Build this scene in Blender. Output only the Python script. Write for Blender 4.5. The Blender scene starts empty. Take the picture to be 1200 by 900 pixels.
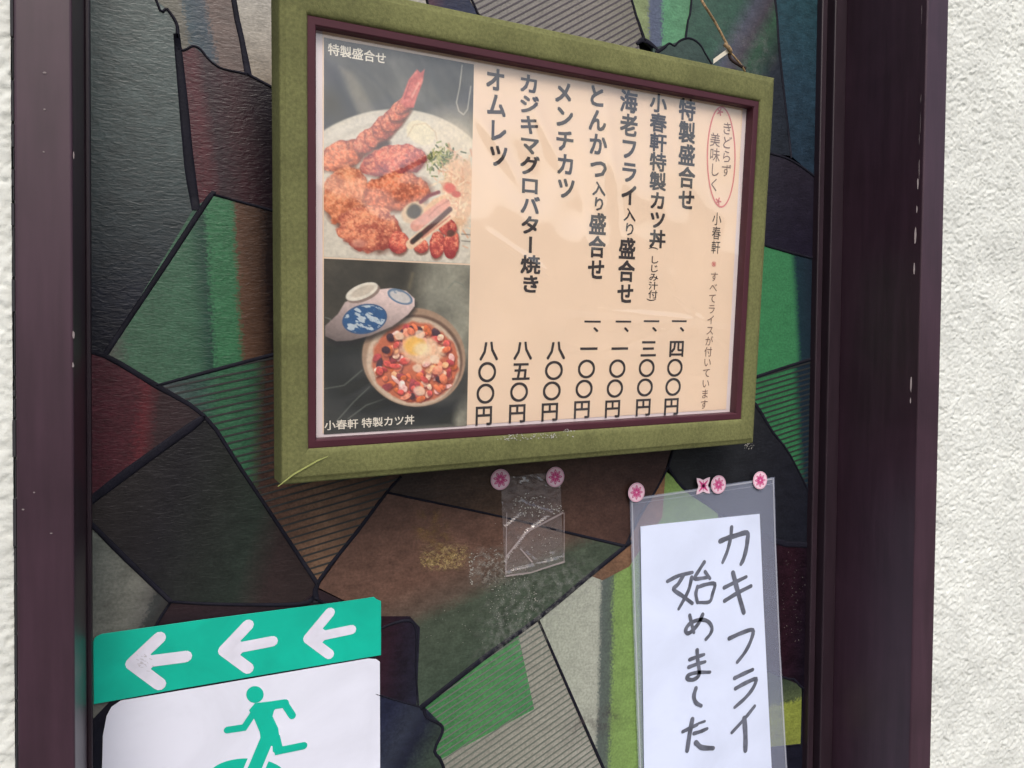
import bpy, bmesh, math, random
import numpy as np
from mathutils import Vector, Matrix, noise
random.seed(7); rng = np.random.default_rng(7)
S = bpy.context.scene
C = S.collection

# ------------------------------------------------------------------ camera
F = 938.0                                    # focal length in pixels of the 1200 px wide photograph
M = np.array([[0.91062158, -0.00163088, 0.41323805],
              [-0.41312038, -0.0277788, 0.91025265],
              [0.00999474, -0.99961276, -0.02596972]])     # camera (right, down, forward) -> world
CAM = np.array([0.0, -0.68, 1.5])
cd = bpy.data.cameras.new('camera'); cam = bpy.data.objects.new('camera', cd); C.objects.link(cam)
cd.lens = 36 * F / 1200; cd.sensor_width = 36; cd.clip_start = 0.02; cd.clip_end = 500
mw = Matrix.Identity(4)
for i in range(3):
    mw[i][0] = M[i, 0]; mw[i][1] = -M[i, 1]; mw[i][2] = -M[i, 2]; mw[i][3] = CAM[i]
cam.matrix_world = mw
S.camera = cam

# ------------------------------------------------------------------ light
SUN_EL, SUN_AZ = 46, 188                     # azimuth measured from +Y towards +X; the sun stands before the wall
w = bpy.data.worlds.new('World'); S.world = w; w.use_nodes = True
nt = w.node_tree; nt.nodes.clear()
sky = nt.nodes.new('ShaderNodeTexSky'); sky.sky_type = 'NISHITA'; sky.sun_disc = False
sky.sun_elevation = math.radians(SUN_EL); sky.sun_rotation = math.radians(SUN_AZ)
sky.air_density = 1.0; sky.dust_density = 4.0; sky.ozone_density = 1.0
bg = nt.nodes.new('ShaderNodeBackground'); bg.inputs[1].default_value = 0.15
ow = nt.nodes.new('ShaderNodeOutputWorld')
nt.links.new(sky.outputs[0], bg.inputs[0]); nt.links.new(bg.outputs[0], ow.inputs[0])
sd = bpy.data.lights.new('sun', 'SUN'); sd.energy = 1.15; sd.angle = math.radians(28); sd.color = (1, 0.99, 0.975)
so = bpy.data.objects.new('sun', sd); C.objects.link(so)
_e, _a = math.radians(SUN_EL), math.radians(SUN_AZ)
so.rotation_euler = Vector((math.sin(_a) * math.cos(_e), math.cos(_a) * math.cos(_e), math.sin(_e))).to_track_quat('Z', 'Y').to_euler()
so.location = (0, -5, 6)
S.view_settings.view_transform = 'Standard'; S.view_settings.look = 'None'
S.view_settings.exposure = 0.17; S.view_settings.gamma = 1
S.cycles.max_bounces = 8; S.cycles.transparent_max_bounces = 16

# ------------------------------------------------------------------ helpers
def ray(px, py):
    d = M @ np.array([(px - 600) / F, (py - 450) / F, 1.0])
    return d
def W(px, py, y=0.0):
    """point of the plane at depth y (parallel to the wall) seen at a photograph pixel"""
    d = ray(px, py); t = (y - CAM[1]) / d[1]
    return CAM + d * t
class Plane:
    """a tilted sheet: origin, unit right and down vectors; coordinates u, v in metres"""
    def __init__(s, o, r, dn):
        s.o = np.array(o, float); s.r = np.array(r, float); s.d = np.array(dn, float); s.n = np.cross(s.d, s.r)
        s.n /= np.linalg.norm(s.n)
        if s.n[1] > 0: s.n = -s.n                     # n points to the viewer
    def hit(s, px, py, h=0.0):
        d = ray(px, py); o = s.o + s.n * h
        t = (o - CAM) @ s.n / (d @ s.n); p = CAM + d * t
        return np.array([(p - o) @ s.r, (p - o) @ s.d])
    def at(s, u, v, h=0.0): return s.o + s.r * u + s.d * v + s.n * h
WALLP = Plane([0, 0, 1.5], [1, 0, 0], [0, 0, -1])

def lin(c):
    out = []
    for x in c[:3]:
        x = x / 255
        out.append(x / 12.92 if x <= 0.04045 else ((x + 0.055) / 1.055) ** 2.4)
    return out
def rgb(c, k=1.0):
    l = lin(c); return (min(1, l[0] * k), min(1, l[1] * k), min(1, l[2] * k), 1)

def mat(name, col, rough=0.6, spec=0.5, mottle=0.0, mscale=30, bump=0.0, bscale=200, coat=0.0, bstretch=(1, 1, 1), mstretch=(1, 1, 1), metal=0, bdist=0.001, col2=None, stain=0, sscale=6):
    m = bpy.data.materials.new(name); m.use_nodes = True; t = m.node_tree; b = t.nodes['Principled BSDF']
    b.inputs['Roughness'].default_value = rough; b.inputs['Specular IOR Level'].default_value = spec
    b.inputs['Coat Weight'].default_value = coat; b.inputs['Coat Roughness'].default_value = 0.08; b.inputs['Metallic'].default_value = metal
    b.inputs['Base Color'].default_value = rgb(col)
    tc = t.nodes.new('ShaderNodeTexCoord')
    if mottle > 0:
        mp = t.nodes.new('ShaderNodeMapping'); mp.inputs['Scale'].default_value = mstretch
        n = t.nodes.new('ShaderNodeTexNoise'); n.inputs['Scale'].default_value = mscale; n.inputs['Detail'].default_value = 6
        r = t.nodes.new('ShaderNodeMapRange'); r.inputs[1].default_value = 0.3; r.inputs[2].default_value = 0.7
        mx = t.nodes.new('ShaderNodeMix'); mx.data_type = 'RGBA'
        c = rgb(col); k = 1 - mottle
        mx.inputs[6].default_value = (c[0] * k, c[1] * k, c[2] * k, 1) if col2 is None else rgb(col2)
        mx.inputs[7].default_value = tuple(min(1, x * (1 + mottle)) for x in c[:3]) + (1,) if col2 is None else c
        t.links.new(tc.outputs['Object'], mp.inputs[0]); t.links.new(mp.outputs[0], n.inputs['Vector'])
        t.links.new(n.outputs[0], r.inputs[0]); t.links.new(r.outputs[0], mx.inputs[0]); t.links.new(mx.outputs[2], b.inputs['Base Color'])
    if stain > 0:                                   # broad uneven fading and grime
        n = t.nodes.new('ShaderNodeTexNoise'); n.inputs['Scale'].default_value = sscale; n.inputs['Detail'].default_value = 5; n.inputs['Roughness'].default_value = .6; n.inputs['Distortion'].default_value = .6
        r = t.nodes.new('ShaderNodeMapRange'); r.inputs[1].default_value = 0.32; r.inputs[2].default_value = 0.62; r.inputs[3].default_value = 1 - stain; r.inputs[4].default_value = 1 + stain * .3
        sc = t.nodes.new('ShaderNodeVectorMath'); sc.operation = 'SCALE'
        t.links.new(tc.outputs['Object'], n.inputs['Vector']); t.links.new(n.outputs[0], r.inputs[0]); t.links.new(r.outputs[0], sc.inputs['Scale'])
        if b.inputs['Base Color'].is_linked: t.links.new(b.inputs['Base Color'].links[0].from_socket, sc.inputs[0])
        else: sc.inputs[0].default_value = rgb(col)[:3]
        t.links.new(sc.outputs[0], b.inputs['Base Color'])
    if bump > 0:
        mp = t.nodes.new('ShaderNodeMapping'); mp.inputs['Scale'].default_value = bstretch
        n = t.nodes.new('ShaderNodeTexNoise'); n.inputs['Scale'].default_value = bscale; n.inputs['Detail'].default_value = 4
        bp = t.nodes.new('ShaderNodeBump'); bp.inputs['Strength'].default_value = bump; bp.inputs['Distance'].default_value = bdist
        t.links.new(tc.outputs['Object'], mp.inputs[0]); t.links.new(mp.outputs[0], n.inputs['Vector'])
        t.links.new(n.outputs[0], bp.inputs['Height']); t.links.new(bp.outputs[0], b.inputs['Normal'])
    return m

def glass_mat(name, stops, p0, p1, rough=0.3, bump=0.34, mott=0.28, kcol=0.72):
    """streaky stained glass: colours laid along the line p0 -> p1 (points of the glass), rolled ripple relief"""
    a = W(*p0); b2 = W(*p1); dx, dz = b2[0] - a[0], b2[2] - a[2]; L2 = dx * dx + dz * dz
    m = bpy.data.materials.new(name); m.use_nodes = True; t = m.node_tree; b = t.nodes['Principled BSDF']
    tc = t.nodes.new('ShaderNodeTexCoord')
    geo = tc.outputs['Object']
    nz = t.nodes.new('ShaderNodeTexNoise'); nz.inputs['Scale'].default_value = 9; nz.inputs['Detail'].default_value = 3
    t.links.new(geo, nz.inputs['Vector'])
    dot = t.nodes.new('ShaderNodeVectorMath'); dot.operation = 'DOT_PRODUCT'
    dot.inputs[1].default_value = (dx / L2, 0, dz / L2); t.links.new(geo, dot.inputs[0])
    off = t.nodes.new('ShaderNodeMath'); off.operation = 'ADD'
    off.inputs[1].default_value = -((a[0] - 0.33) * dx + (a[2] - ZB) * dz) / L2; t.links.new(dot.outputs['Value'], off.inputs[0])
    wob = t.nodes.new('ShaderNodeMath'); wob.operation = 'MULTIPLY_ADD'; wob.inputs[1].default_value = 0.10 * min(1, 0.1 / math.sqrt(L2)); wob.inputs[2].default_value = 0
    ns = t.nodes.new('ShaderNodeMath'); ns.operation = 'SUBTRACT'; ns.inputs[1].default_value = 0.5
    t.links.new(nz.outputs[0], ns.inputs[0]); t.links.new(ns.outputs[0], wob.inputs[0]); t.links.new(off.outputs[0], wob.inputs[2])
    cr = t.nodes.new('ShaderNodeValToRGB'); cr.color_ramp.interpolation = 'LINEAR'
    e = cr.color_ramp.elements
    while len(e) > 1: e.remove(e[-1])
    e[0].position = max(0, min(1, stops[0][0])); e[0].color = rgb(stops[0][1], kcol)
    for ps, cc in stops[1:]:
        q = e.new(max(0, min(1, ps))); q.color = rgb(cc, kcol)
    t.links.new(wob.outputs[0], cr.inputs[0])
    mo = t.nodes.new('ShaderNodeTexNoise'); mo.inputs['Scale'].default_value = 60; mo.inputs['Detail'].default_value = 8; mo.inputs['Roughness'].default_value = 0.65
    mpp = t.nodes.new('ShaderNodeMapping'); mpp.inputs['Scale'].default_value = (1, 1, 1.6)
    t.links.new(geo, mpp.inputs[0]); t.links.new(mpp.outputs[0], mo.inputs['Vector'])
    mr = t.nodes.new('ShaderNodeMapRange'); mr.inputs[1].default_value = 0.3; mr.inputs[2].default_value = 0.7
    # fine speckle that also frays the edges between colours
    sp = t.nodes.new('ShaderNodeTexNoise'); sp.inputs['Scale'].default_value = 420; sp.inputs['Detail'].default_value = 2; t.links.new(geo, sp.inputs['Vector'])
    s1 = t.nodes.new('ShaderNodeMath'); s1.operation = 'SUBTRACT'; s1.inputs[1].default_value = 0.5; t.links.new(sp.outputs[0], s1.inputs[0])
    s2 = t.nodes.new('ShaderNodeMath'); s2.operation = 'MULTIPLY_ADD'; s2.inputs[1].default_value = 0.013 / math.sqrt(L2); t.links.new(s1.outputs[0], s2.inputs[0]); t.links.new(wob.outputs[0], s2.inputs[2]); t.links.new(s2.outputs[0], cr.inputs[0])
    s3 = t.nodes.new('ShaderNodeMath'); s3.operation = 'MULTIPLY_ADD'; s3.inputs[1].default_value = 0.9; s3.inputs[2].default_value = 1; t.links.new(s1.outputs[0], s3.inputs[0])
    s4 = t.nodes.new('ShaderNodeMath'); s4.operation = 'MULTIPLY'; t.links.new(mr.outputs[0], s4.inputs[0]); t.links.new(s3.outputs[0], s4.inputs[1])
    mr.inputs[3].default_value = 1 - mott; mr.inputs[4].default_value = 1 + mott; t.links.new(mo.outputs[0], mr.inputs[0])
    mu = t.nodes.new('ShaderNodeVectorMath'); mu.operation = 'SCALE'; t.links.new(cr.outputs[0], mu.inputs[0]); t.links.new(s4.outputs[0], mu.inputs['Scale'])
    t.links.new(mu.outputs[0], b.inputs['Base Color'])
    b.inputs['Roughness'].default_value = rough; b.inputs['Specular IOR Level'].default_value = 0.32
    # rolled, rippled relief: short horizontal wrinkles
    mp = t.nodes.new('ShaderNodeMapping'); mp.inputs['Scale'].default_value = (0.42, 1, 1.25)
    r1 = t.nodes.new('ShaderNodeTexNoise'); r1.inputs['Scale'].default_value = 330; r1.inputs['Detail'].default_value = 3; r1.inputs['Distortion'].default_value = 0.8
    t.links.new(geo, mp.inputs[0]); t.links.new(mp.outputs[0], r1.inputs['Vector'])
    bp = t.nodes.new('ShaderNodeBump'); bp.inputs['Strength'].default_value = bump; bp.inputs['Distance'].default_value = 0.0012
    t.links.new(r1.outputs[0], bp.inputs['Height']); t.links.new(bp.outputs[0], b.inputs['Normal'])
    return m

def film_mat(name, haze=0.2, tint=(225, 230, 235), rough=0.12, gloss=1.0, bump=0.0, bscale=60, ior=1.5, absorb=1.0):
    """clear plastic: lets the thing behind show, adds its own gloss and a little milky haze"""
    m = bpy.data.materials.new(name); m.use_nodes = True; t = m.node_tree; t.nodes.clear()
    o = t.nodes.new('ShaderNodeOutputMaterial'); tr = t.nodes.new('ShaderNodeBsdfTransparent'); tr.inputs[0].default_value = (absorb, absorb, absorb, 1)
    df = t.nodes.new('ShaderNodeBsdfDiffuse'); df.inputs[0].default_value = rgb(tint)
    gl = t.nodes.new('ShaderNodeBsdfGlossy'); gl.inputs['Roughness'].default_value = rough
    gl.inputs[0].default_value = (gloss, gloss, gloss, 1)
    # Schlick reflectance, the same from both sides of the thin sheet
    ge = t.nodes.new('ShaderNodeNewGeometry'); dt = t.nodes.new('ShaderNodeVectorMath'); dt.operation = 'DOT_PRODUCT'
    t.links.new(ge.outputs['Incoming'], dt.inputs[0]); t.links.new(ge.outputs['Normal'], dt.inputs[1])
    def mth(op, x, y=None):
        n_ = t.nodes.new('ShaderNodeMath'); n_.operation = op
        if hasattr(x, 'links'): t.links.new(x, n_.inputs[0])
        else: n_.inputs[0].default_value = x
        if y is not None: n_.inputs[1].default_value = y
        return n_.outputs[0]
    f0 = ((ior - 1) / (ior + 1)) ** 2
    q_ = mth('ABSOLUTE', dt.outputs['Value']); q_ = mth('MULTIPLY', q_, -1); q_ = mth('ADD', q_, 1); q_ = mth('POWER', q_, 5); q_ = mth('MULTIPLY', q_, 1 - f0); fr = mth('ADD', q_, f0)
    m1 = t.nodes.new('ShaderNodeMixShader'); m1.inputs[0].default_value = haze
    m2 = t.nodes.new('ShaderNodeMixShader')
    t.links.new(tr.outputs[0], m1.inputs[1]); t.links.new(df.outputs[0], m1.inputs[2])
    t.links.new(fr, m2.inputs[0]); t.links.new(m1.outputs[0], m2.inputs[1]); t.links.new(gl.outputs[0], m2.inputs[2]); t.links.new(m2.outputs[0], o.inputs[0])
    if bump > 0:
        tc = t.nodes.new('ShaderNodeTexCoord'); n = t.nodes.new('ShaderNodeTexNoise'); n.inputs['Scale'].default_value = bscale; n.inputs['Detail'].default_value = 2
        bp = t.nodes.new('ShaderNodeBump'); bp.inputs['Strength'].default_value = bump; bp.inputs['Distance'].default_value = 0.002
        t.links.new(tc.outputs['Object'], n.inputs['Vector']); t.links.new(n.outputs[0], bp.inputs['Height'])
        t.links.new(bp.outputs[0], gl.inputs['Normal']); t.links.new(bp.outputs[0], dt.inputs[1])
    return m

def obj(name, verts, faces, m, parent=None, smooth=False):
    me = bpy.data.meshes.new(name); me.from_pydata([tuple(v) for v in verts], [], faces); me.materials.append(m); me.update()
    if smooth: me.polygons.foreach_set('use_smooth', [True] * len(me.polygons))
    o = bpy.data.objects.new(name, me); C.objects.link(o)
    if parent: put(o, parent)
    return o
def root(p):
    while p.parent: p = p.parent
    return p
def put(o, parent):
    """parent o, moving its world-space mesh data into the frame of the (unrotated) thing"""
    loc = root(parent).location
    if o.type == 'MESH': o.data.transform(Matrix.Translation(-loc))
    o.parent = parent
def empty(name, loc, label, cat, group=None):
    o = bpy.data.objects.new(name, None); C.objects.link(o); o.location = loc; o.empty_display_size = 0.02
    o['label'] = label; o['category'] = cat
    if group: o['group'] = group
    return o
def tag(o, label=None, cat=None, group=None, kind=None):
    for k, v in (('label', label), ('category', cat), ('group', group), ('kind', kind)):
        if v: o[k] = v
    return o
class MB:
    def __init__(s): s.v = []; s.f = []
    def add(s, v, f):
        n = len(s.v); s.v += [tuple(x) for x in v]; s.f += [[i + n for i in q] for q in f]
    def build(s, name, m, parent=None, smooth=False): return obj(name, s.v, s.f, m, parent, smooth)
    def box(s, x0, x1, y0, y1, z0, z1):
        s.add([(x, y, z) for x in (x0, x1) for y in (y0, y1) for z in (z0, z1)],
              [(0, 1, 3, 2), (4, 6, 7, 5), (0, 4, 5, 1), (2, 3, 7, 6), (0, 2, 6, 4), (1, 5, 7, 3)])
def bevel(o, wd, seg=2):
    b = o.modifiers.new('bevel', 'BEVEL'); b.width = wd; b.segments = seg; b.limit_method = 'ANGLE'
def area2(p): return 0.5 * sum(p[i][0] * p[(i + 1) % len(p)][1] - p[(i + 1) % len(p)][0] * p[i][1] for i in range(len(p)))
def slab(mb, P, uv, h0, h1):
    """extruded polygon on a Plane, back at h0 and front at h1"""
    uv = [tuple(x) for x in uv]
    if area2(uv) > 0: uv = uv[::-1]
    n = len(uv); v = [P.at(u, q, h1) for u, q in uv] + [P.at(u, q, h0) for u, q in uv]
    f = [list(range(n))] + [[i, i + n, (i + 1) % n + n, (i + 1) % n] for i in range(n)] + [list(range(2 * n - 1, n - 1, -1))]
    mb.add(v, f)
def ribbon_uv(pts, ws, caps=0):
    """outline of a stroke of varying width; rounded ends when caps > 0"""
    pts = [np.array(p, float) for p in pts]; n = len(pts); Lf = []; Rt = []
    if not hasattr(ws, '__len__'): ws = [ws] * n
    for i in range(n):
        a = pts[i] - pts[i - 1] if i else pts[1] - pts[0]; b = pts[i + 1] - pts[i] if i < n - 1 else a
        a = a / (np.linalg.norm(a) + 1e-12); b = b / (np.linalg.norm(b) + 1e-12); t = a + b
        if np.linalg.norm(t) < 0.3: t = a
        t /= np.linalg.norm(t); nn = np.array([-t[1], t[0]]); k = min(1.6, 1 / max(0.3, abs(nn @ np.array([-a[1], a[0]]))))
        Lf.append(pts[i] + nn * ws[i] / 2 * k); Rt.append(pts[i] - nn * ws[i] / 2 * k)
    out = list(Lf)
    if caps:
        d = pts[-1] - pts[-2]; a0 = math.atan2(d[1], d[0]) + math.pi / 2
        out += [pts[-1] + ws[-1] / 2 * np.array([math.cos(a0 - math.pi * k / (caps + 1)), math.sin(a0 - math.pi * k / (caps + 1))]) for k in range(1, caps + 1)]
    out += Rt[::-1]
    if caps:
        d = pts[0] - pts[1]; a0 = math.atan2(d[1], d[0]) + math.pi / 2
        out += [pts[0] + ws[0] / 2 * np.array([math.cos(a0 - math.pi * k / (caps + 1)), math.sin(a0 - math.pi * k / (caps + 1))]) for k in range(1, caps + 1)]
    return out
def stroke(mb, P, pts, ws, h, caps=5):
    """flat ink stroke made of quads and fan caps (safe for strokes that cross themselves)"""
    pts = [np.array(p, float) for p in pts]; n = len(pts)
    if not hasattr(ws, '__len__'): ws = [ws] * n
    o = ribbon_uv(pts, ws, 0); Lf = o[:n]; Rt = o[n:][::-1]
    v = [P.at(*p, h) for p in Lf] + [P.at(*p, h) for p in Rt]; f = [[i, i + 1, i + 1 + n, i + n] for i in range(n - 1)]
    mb.add(v, f)
    for i, dd in ((0, 1), (n - 1, -1)):
        ring = [P.at(*(pts[i] + ws[i] / 2 * np.array([math.cos(a), math.sin(a)])), h - 0.00001) for a in np.linspace(0, 2 * math.pi, 10, endpoint=False)]
        if caps: mb.add(ring, [list(range(10))])
def smooth_pts(pts, sub=4):
    pts = [np.array(p, float) for p in pts]
    if len(pts) < 3: return pts
    out = []
    P = [2 * pts[0] - pts[1]] + pts + [2 * pts[-1] - pts[-2]]
    for i in range(1, len(P) - 2):
        for k in range(sub):
            t = k / sub
            out.append(0.5 * ((2 * P[i]) + (-P[i - 1] + P[i + 1]) * t + (2 * P[i - 1] - 5 * P[i] + 4 * P[i + 1] - P[i + 2]) * t * t + (-P[i - 1] + 3 * P[i] - 3 * P[i + 1] + P[i + 2]) * t ** 3))
    out.append(pts[-1]); return out
def tube(mb, pts, r, n=8):
    pts = [np.array(p, float) for p in pts]; m = len(pts); v = []
    for i, p in enumerate(pts):
        t = pts[min(i + 1, m - 1)] - pts[max(i - 1, 0)]; t /= np.linalg.norm(t)
        a = np.cross(t, [0, 1, 0.2]); a /= np.linalg.norm(a); b = np.cross(t, a); rr = r[i] if hasattr(r, '__len__') else r
        for k in range(n):
            q = 2 * math.pi * k / n; v.append(p + rr * (a * math.cos(q) + b * math.sin(q)))
    f = [[i * n + k, i * n + (k + 1) % n, (i + 1) * n + (k + 1) % n, (i + 1) * n + k] for i in range(m - 1) for k in range(n)]
    f += [list(range(n))[::-1], list(range((m - 1) * n, m * n))]
    mb.add(v, f)
def mpx(px, py, y=0.0):
    """metres per photograph pixel at a point of the glass"""
    p = W(px, py, y) - CAM; return (p @ M[:, 2]) / F

# ------------------------------------------------------------------ materials
m_post = mat('aubergine_paint', (62, 42, 53), rough=0.4, spec=0.4, stain=.2, sscale=9, mottle=0.16, mscale=14, mstretch=(9, 9, 0.8), bump=0.15, bscale=60, bstretch=(8, 8, 0.7), bdist=0.0006)
m_sash = mat('dark_sash_paint', (46, 34, 42), rough=0.4, spec=0.45, mottle=0.15, mscale=20, mstretch=(6, 6, 1))
m_chip = mat('bare_chipped_paint', (132, 122, 122), rough=0.85)
m_lead = mat('dark_lead_came', (20, 20, 32), rough=0.7, spec=0.2, mottle=0.3, mscale=60, bump=0.4, bscale=300)
m_rib = mat('dark_etched_rib', (40, 42, 42), rough=0.5)
m_back = mat('dark_glass_backing', (20, 20, 24), rough=0.8)
m_gap = mat('dark_gap_strip', (42, 42, 46), rough=0.8, bump=0.6, bscale=120)
m_pave = mat('grey_pavement', (120, 118, 114), rough=0.9, mottle=0.2, mscale=3, bump=0.4, bscale=40)
m_fab = mat('olive_green_fabric', (110, 112, 70), rough=0.85, spec=0.3, stain=.22, sscale=16, mottle=0.2, mscale=420, bump=0.7, bscale=900, bdist=0.0004)
m_maroon = mat('maroon_moulding', (74, 38, 47), rough=0.5, spec=0.25, mottle=0.08, mscale=40)
m_white = mat('white_paper_margin', (235, 222, 222), rough=0.7)
m_beige = mat('peach_menu_paper', (247, 219, 190), rough=0.6, mottle=0.035, mscale=14, bump=0.15, bscale=12, bdist=0.002)
m_ink = mat('dark_brown_ink', (52, 44, 44), rough=0.6)
m_inkthin = mat('brown_thin_ink', (120, 92, 80), rough=0.6)
m_red = mat('pink_red_stamp_ink', (222, 128, 122), rough=0.6)
m_wtxt = mat('white_caption_ink', (238, 230, 212), rough=0.6)
m_teal = mat('teal_green_vinyl', (0, 184, 158), rough=0.4, stain=.12, sscale=22, mottle=0.05, mscale=25, bump=0.1, bscale=40)
m_arrow = mat('white_arrow_vinyl', (224, 224, 238), rough=0.5, stain=.10, sscale=40, mottle=0.06, mscale=60)
m_sheetw = mat('white_vinyl_sheet', (226, 229, 243), rough=0.5, stain=.09, sscale=13, mottle=0.03, mscale=10, bump=0.12, bscale=30, bdist=0.002)
m_paper = mat('white_copy_paper', (218, 228, 252), rough=0.7, stain=.07, sscale=12, mottle=0.02, mscale=12, bump=0.1, bscale=25, bdist=0.002)
m_marker = mat('grey_marker_ink', (98, 102, 116), rough=0.6, mottle=0.35, mscale=110)
m_pinkw = mat('pale_pink_sticker', (238, 208, 222), rough=0.45)
m_pink = mat('deep_pink_print', (206, 62, 134), rough=0.45)
m_cord = mat('tan_twine', (150, 125, 92), rough=0.9, mottle=0.5, mscale=400, mstretch=(1, 1, 1))
m_cordd = mat('dark_twine', (48, 34, 32), rough=0.9)
m_ctape = mat('pale_cord_tape', (205, 198, 180), rough=0.6)
m_res = mat('pale_tape_residue', (170, 168, 160), rough=0.8)
m_resy = mat('yellowed_tape_residue', (140, 118, 80), rough=0.7, mottle=0.3, mscale=120)

# ------------------------------------------------------------------ setting
GW = [W(0, 0)[0]]
XL, XR = -0.0425, 0.7066                    # the opening between the posts
D = 0.115                                    # depth of the reveal
PW = 0.031                                   # face width of a post
ZB, ZT = 0.82, 2.30
g = MB(); g.add([(-60, -60, 0), (60, -60, 0), (60, 60, 0), (-60, 60, 0)], [(0, 1, 2, 3)])
tag(g.build('pavement', m_pave), kind='structure')

ob = empty('unseen_sky_blocking_building', (1.5, -9.2, 0), 'unseen low brown building added across the lane to block low sky from reflections', 'building')  # added out of view to keep low sky out of glass and film reflections
m_ob = mat('brown_render', (96, 88, 80), rough=.9, mottle=.2, mscale=2, stain=.2, sscale=1); m_obg = mat('dark_window_glass', (34, 38, 42), rough=.1); m_obr = mat('grey_roof_edge', (70, 70, 72), rough=.7)
b = MB(); xs = [-14, -9.8, -8.2, -5.6, -4.0, -1.2, .4, 3.0, 4.6, 7.4, 9.0, 12.0, 13.6, 18]
for k in range(len(xs) - 1):
    if k % 2 == 0: b.box(xs[k], xs[k + 1], -12, -9.2, 0, 2.45)
    else: b.box(xs[k], xs[k + 1], -12, -9.2, 0, 0.9); b.box(xs[k], xs[k + 1], -12, -9.2, 2.1, 2.45)
b.build('wall', m_ob, ob)
for k in range(1, len(xs) - 1, 2):
    b = MB(); b.box(xs[k], xs[k + 1], -9.45, -9.4, 0.9, 2.1); b.build('window', m_obg, ob)
b = MB(); b.box(-14.3, 18.3, -12.3, -8.9, 2.452, 2.6); b.build('roof', m_obr, ob)

def stucco_material():
    m = mat('rough_white_stucco', (219, 222, 216), rough=0.95, spec=0.1, stain=.10, sscale=14, mottle=0.06, mscale=40, bump=0.5, bscale=420, bdist=0.0008)
    return m
m_st = stucco_material()
def relief(x, z):
    p = Vector((x * 195 + 3, z * 225, 0.3))
    a = noise.noise(p + Vector((noise.noise(p * 0.6) * 1.4, noise.noise(p * 0.6 + Vector((9, 9, 9))) * 1.4, 0)))
    b = noise.noise(p * 2.3)
    r = 1 - abs(a) * 2.2
    return 0.0014 * r + 0.0008 * b + 0.0003 * noise.noise(p * 5) + 0.0014 * noise.noise(p * 0.08)
sv = MB(); YS = -D + 0.009
def st_grid(x0, x1, z0, z1, st):
    nx = int((x1 - x0) / st); nz = int((z1 - z0) / st); v = []
    for j in range(nz + 1):
        for i in range(nx + 1):
            x = x0 + (x1 - x0) * i / nx; z = z0 + (z1 - z0) * j / nz
            v.append((x, YS - relief(x, z), z))
    f = [(j * (nx + 1) + i, j * (nx + 1) + i + 1, (j + 1) * (nx + 1) + i + 1, (j + 1) * (nx + 1) + i) for j in range(nz) for i in range(nx)]
    n = len(sv.v); sv.v += v; sv.f += [[a + n for a in q] for q in f]
GX0, GX1, GZ0, GZ1 = XR + PW - 0.004, 0.96, 1.0, 1.94
st_grid(GX0, GX1, GZ0, GZ1, 0.0013)
LX0, LX1 = -0.12, XL - PW - 0.0025
st_grid(LX0, LX1, GZ0, GZ1, 0.0017)
H = 4.2
for x0, x1, z0, z1 in ((-4, LX0, 0, H), (GX1, 5, 0, H), (LX0, LX1, 0, GZ0), (LX0, LX1, GZ1, H), (GX0, GX1, 0, GZ0), (GX0, GX1, GZ1, H),
                       (LX1, GX0, 0, ZB - 0.02), (LX1, GX0, ZT + 0.02, H)):
    sv.add([(x0, YS, z0), (x1, YS, z0), (x1, YS, z1), (x0, YS, z1)], [(0, 1, 2, 3)])
sv.add([(-4, YS + 0.2, 0), (5, YS + 0.2, 0), (5, YS + 0.2, H), (-4, YS + 0.2, H), (-4, YS, H), (5, YS, H), (-4, YS, 0), (5, YS, 0)],
       [(3, 2, 1, 0), (4, 5, 2, 3), (6, 4, 3, 0), (7, 1, 2, 5)])
wall = sv.build('stucco_wall', m_st, smooth=True)
tag(wall, 'rough white stucco wall around the dark window frame', 'wall')

# ------------------------------------------------------------------ leaded window
win = empty('leaded_window', (0.33, 0, ZB), 'stained glass window with angular green, red and brown panes in a dark aubergine frame', 'window')
for nm, x0, x1 in (('frame_post', XL - PW, XL), ('frame_post', XR, XR + PW)):
    b = MB(); b.box(x0, x1, -D, 0.03, ZB, ZT); o = b.build(nm, m_post, win); bevel(o, 0.0016, 3)
b = MB(); b.box(XL - PW - 0.01, XR + PW + 0.01, -D - 0.012, 0.03, ZB - 0.04, ZB - 0.001); bevel(b.build('window_sill', m_post, win), 0.002)
b = MB(); b.box(XL - PW, XR + PW, -D - 0.002, 0.03, ZT + 0.001, ZT + 0.04); bevel(b.build('frame_head', m_post, win), 0.002)
# sash stiles: stepped profiles against the posts
def stile(x_in, sgn, mb):
    # x_in: post face; sgn -1 -> profile grows to the left of it
    for wd, y0 in ((0.0026, -0.020), (0.0075, -0.015), (0.0088, -0.011), (0.0185, -0.0125)):
        pass
sr = MB(); xi = XR
def X_at(px, py, y): return W(px, py, y)[0]
xa, xb, xc = X_at(958.5, 200, -0.006), X_at(970, 200, -0.012), X_at(973.5, 200, -0.012)
sr.box(xa, xb, -0.008, 0.012, ZB, ZT); sr.box(xb, xc, -0.0035, 0.012, ZB + .001, ZT - .001); sr.box(xc, XR, -0.014, 0.012, ZB, ZT)
bevel(sr.build('sash_stile', m_sash, win), 0.0012, 2)
sl = MB(); sl.box(XL, XL + 0.0035, -0.010, 0.012, ZB, ZT); bevel(sl.build('sash_stile', m_sash, win), 0.001, 2)
b = MB(); b.box(XL, XR, -0.010, 0.012, ZB, ZB + 0.03); b.build('sash_rail', m_sash, win)
b = MB(); b.box(XL, XR, -0.010, 0.012, ZT - 0.03, ZT); b.build('sash_rail', m_sash, win)
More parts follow.
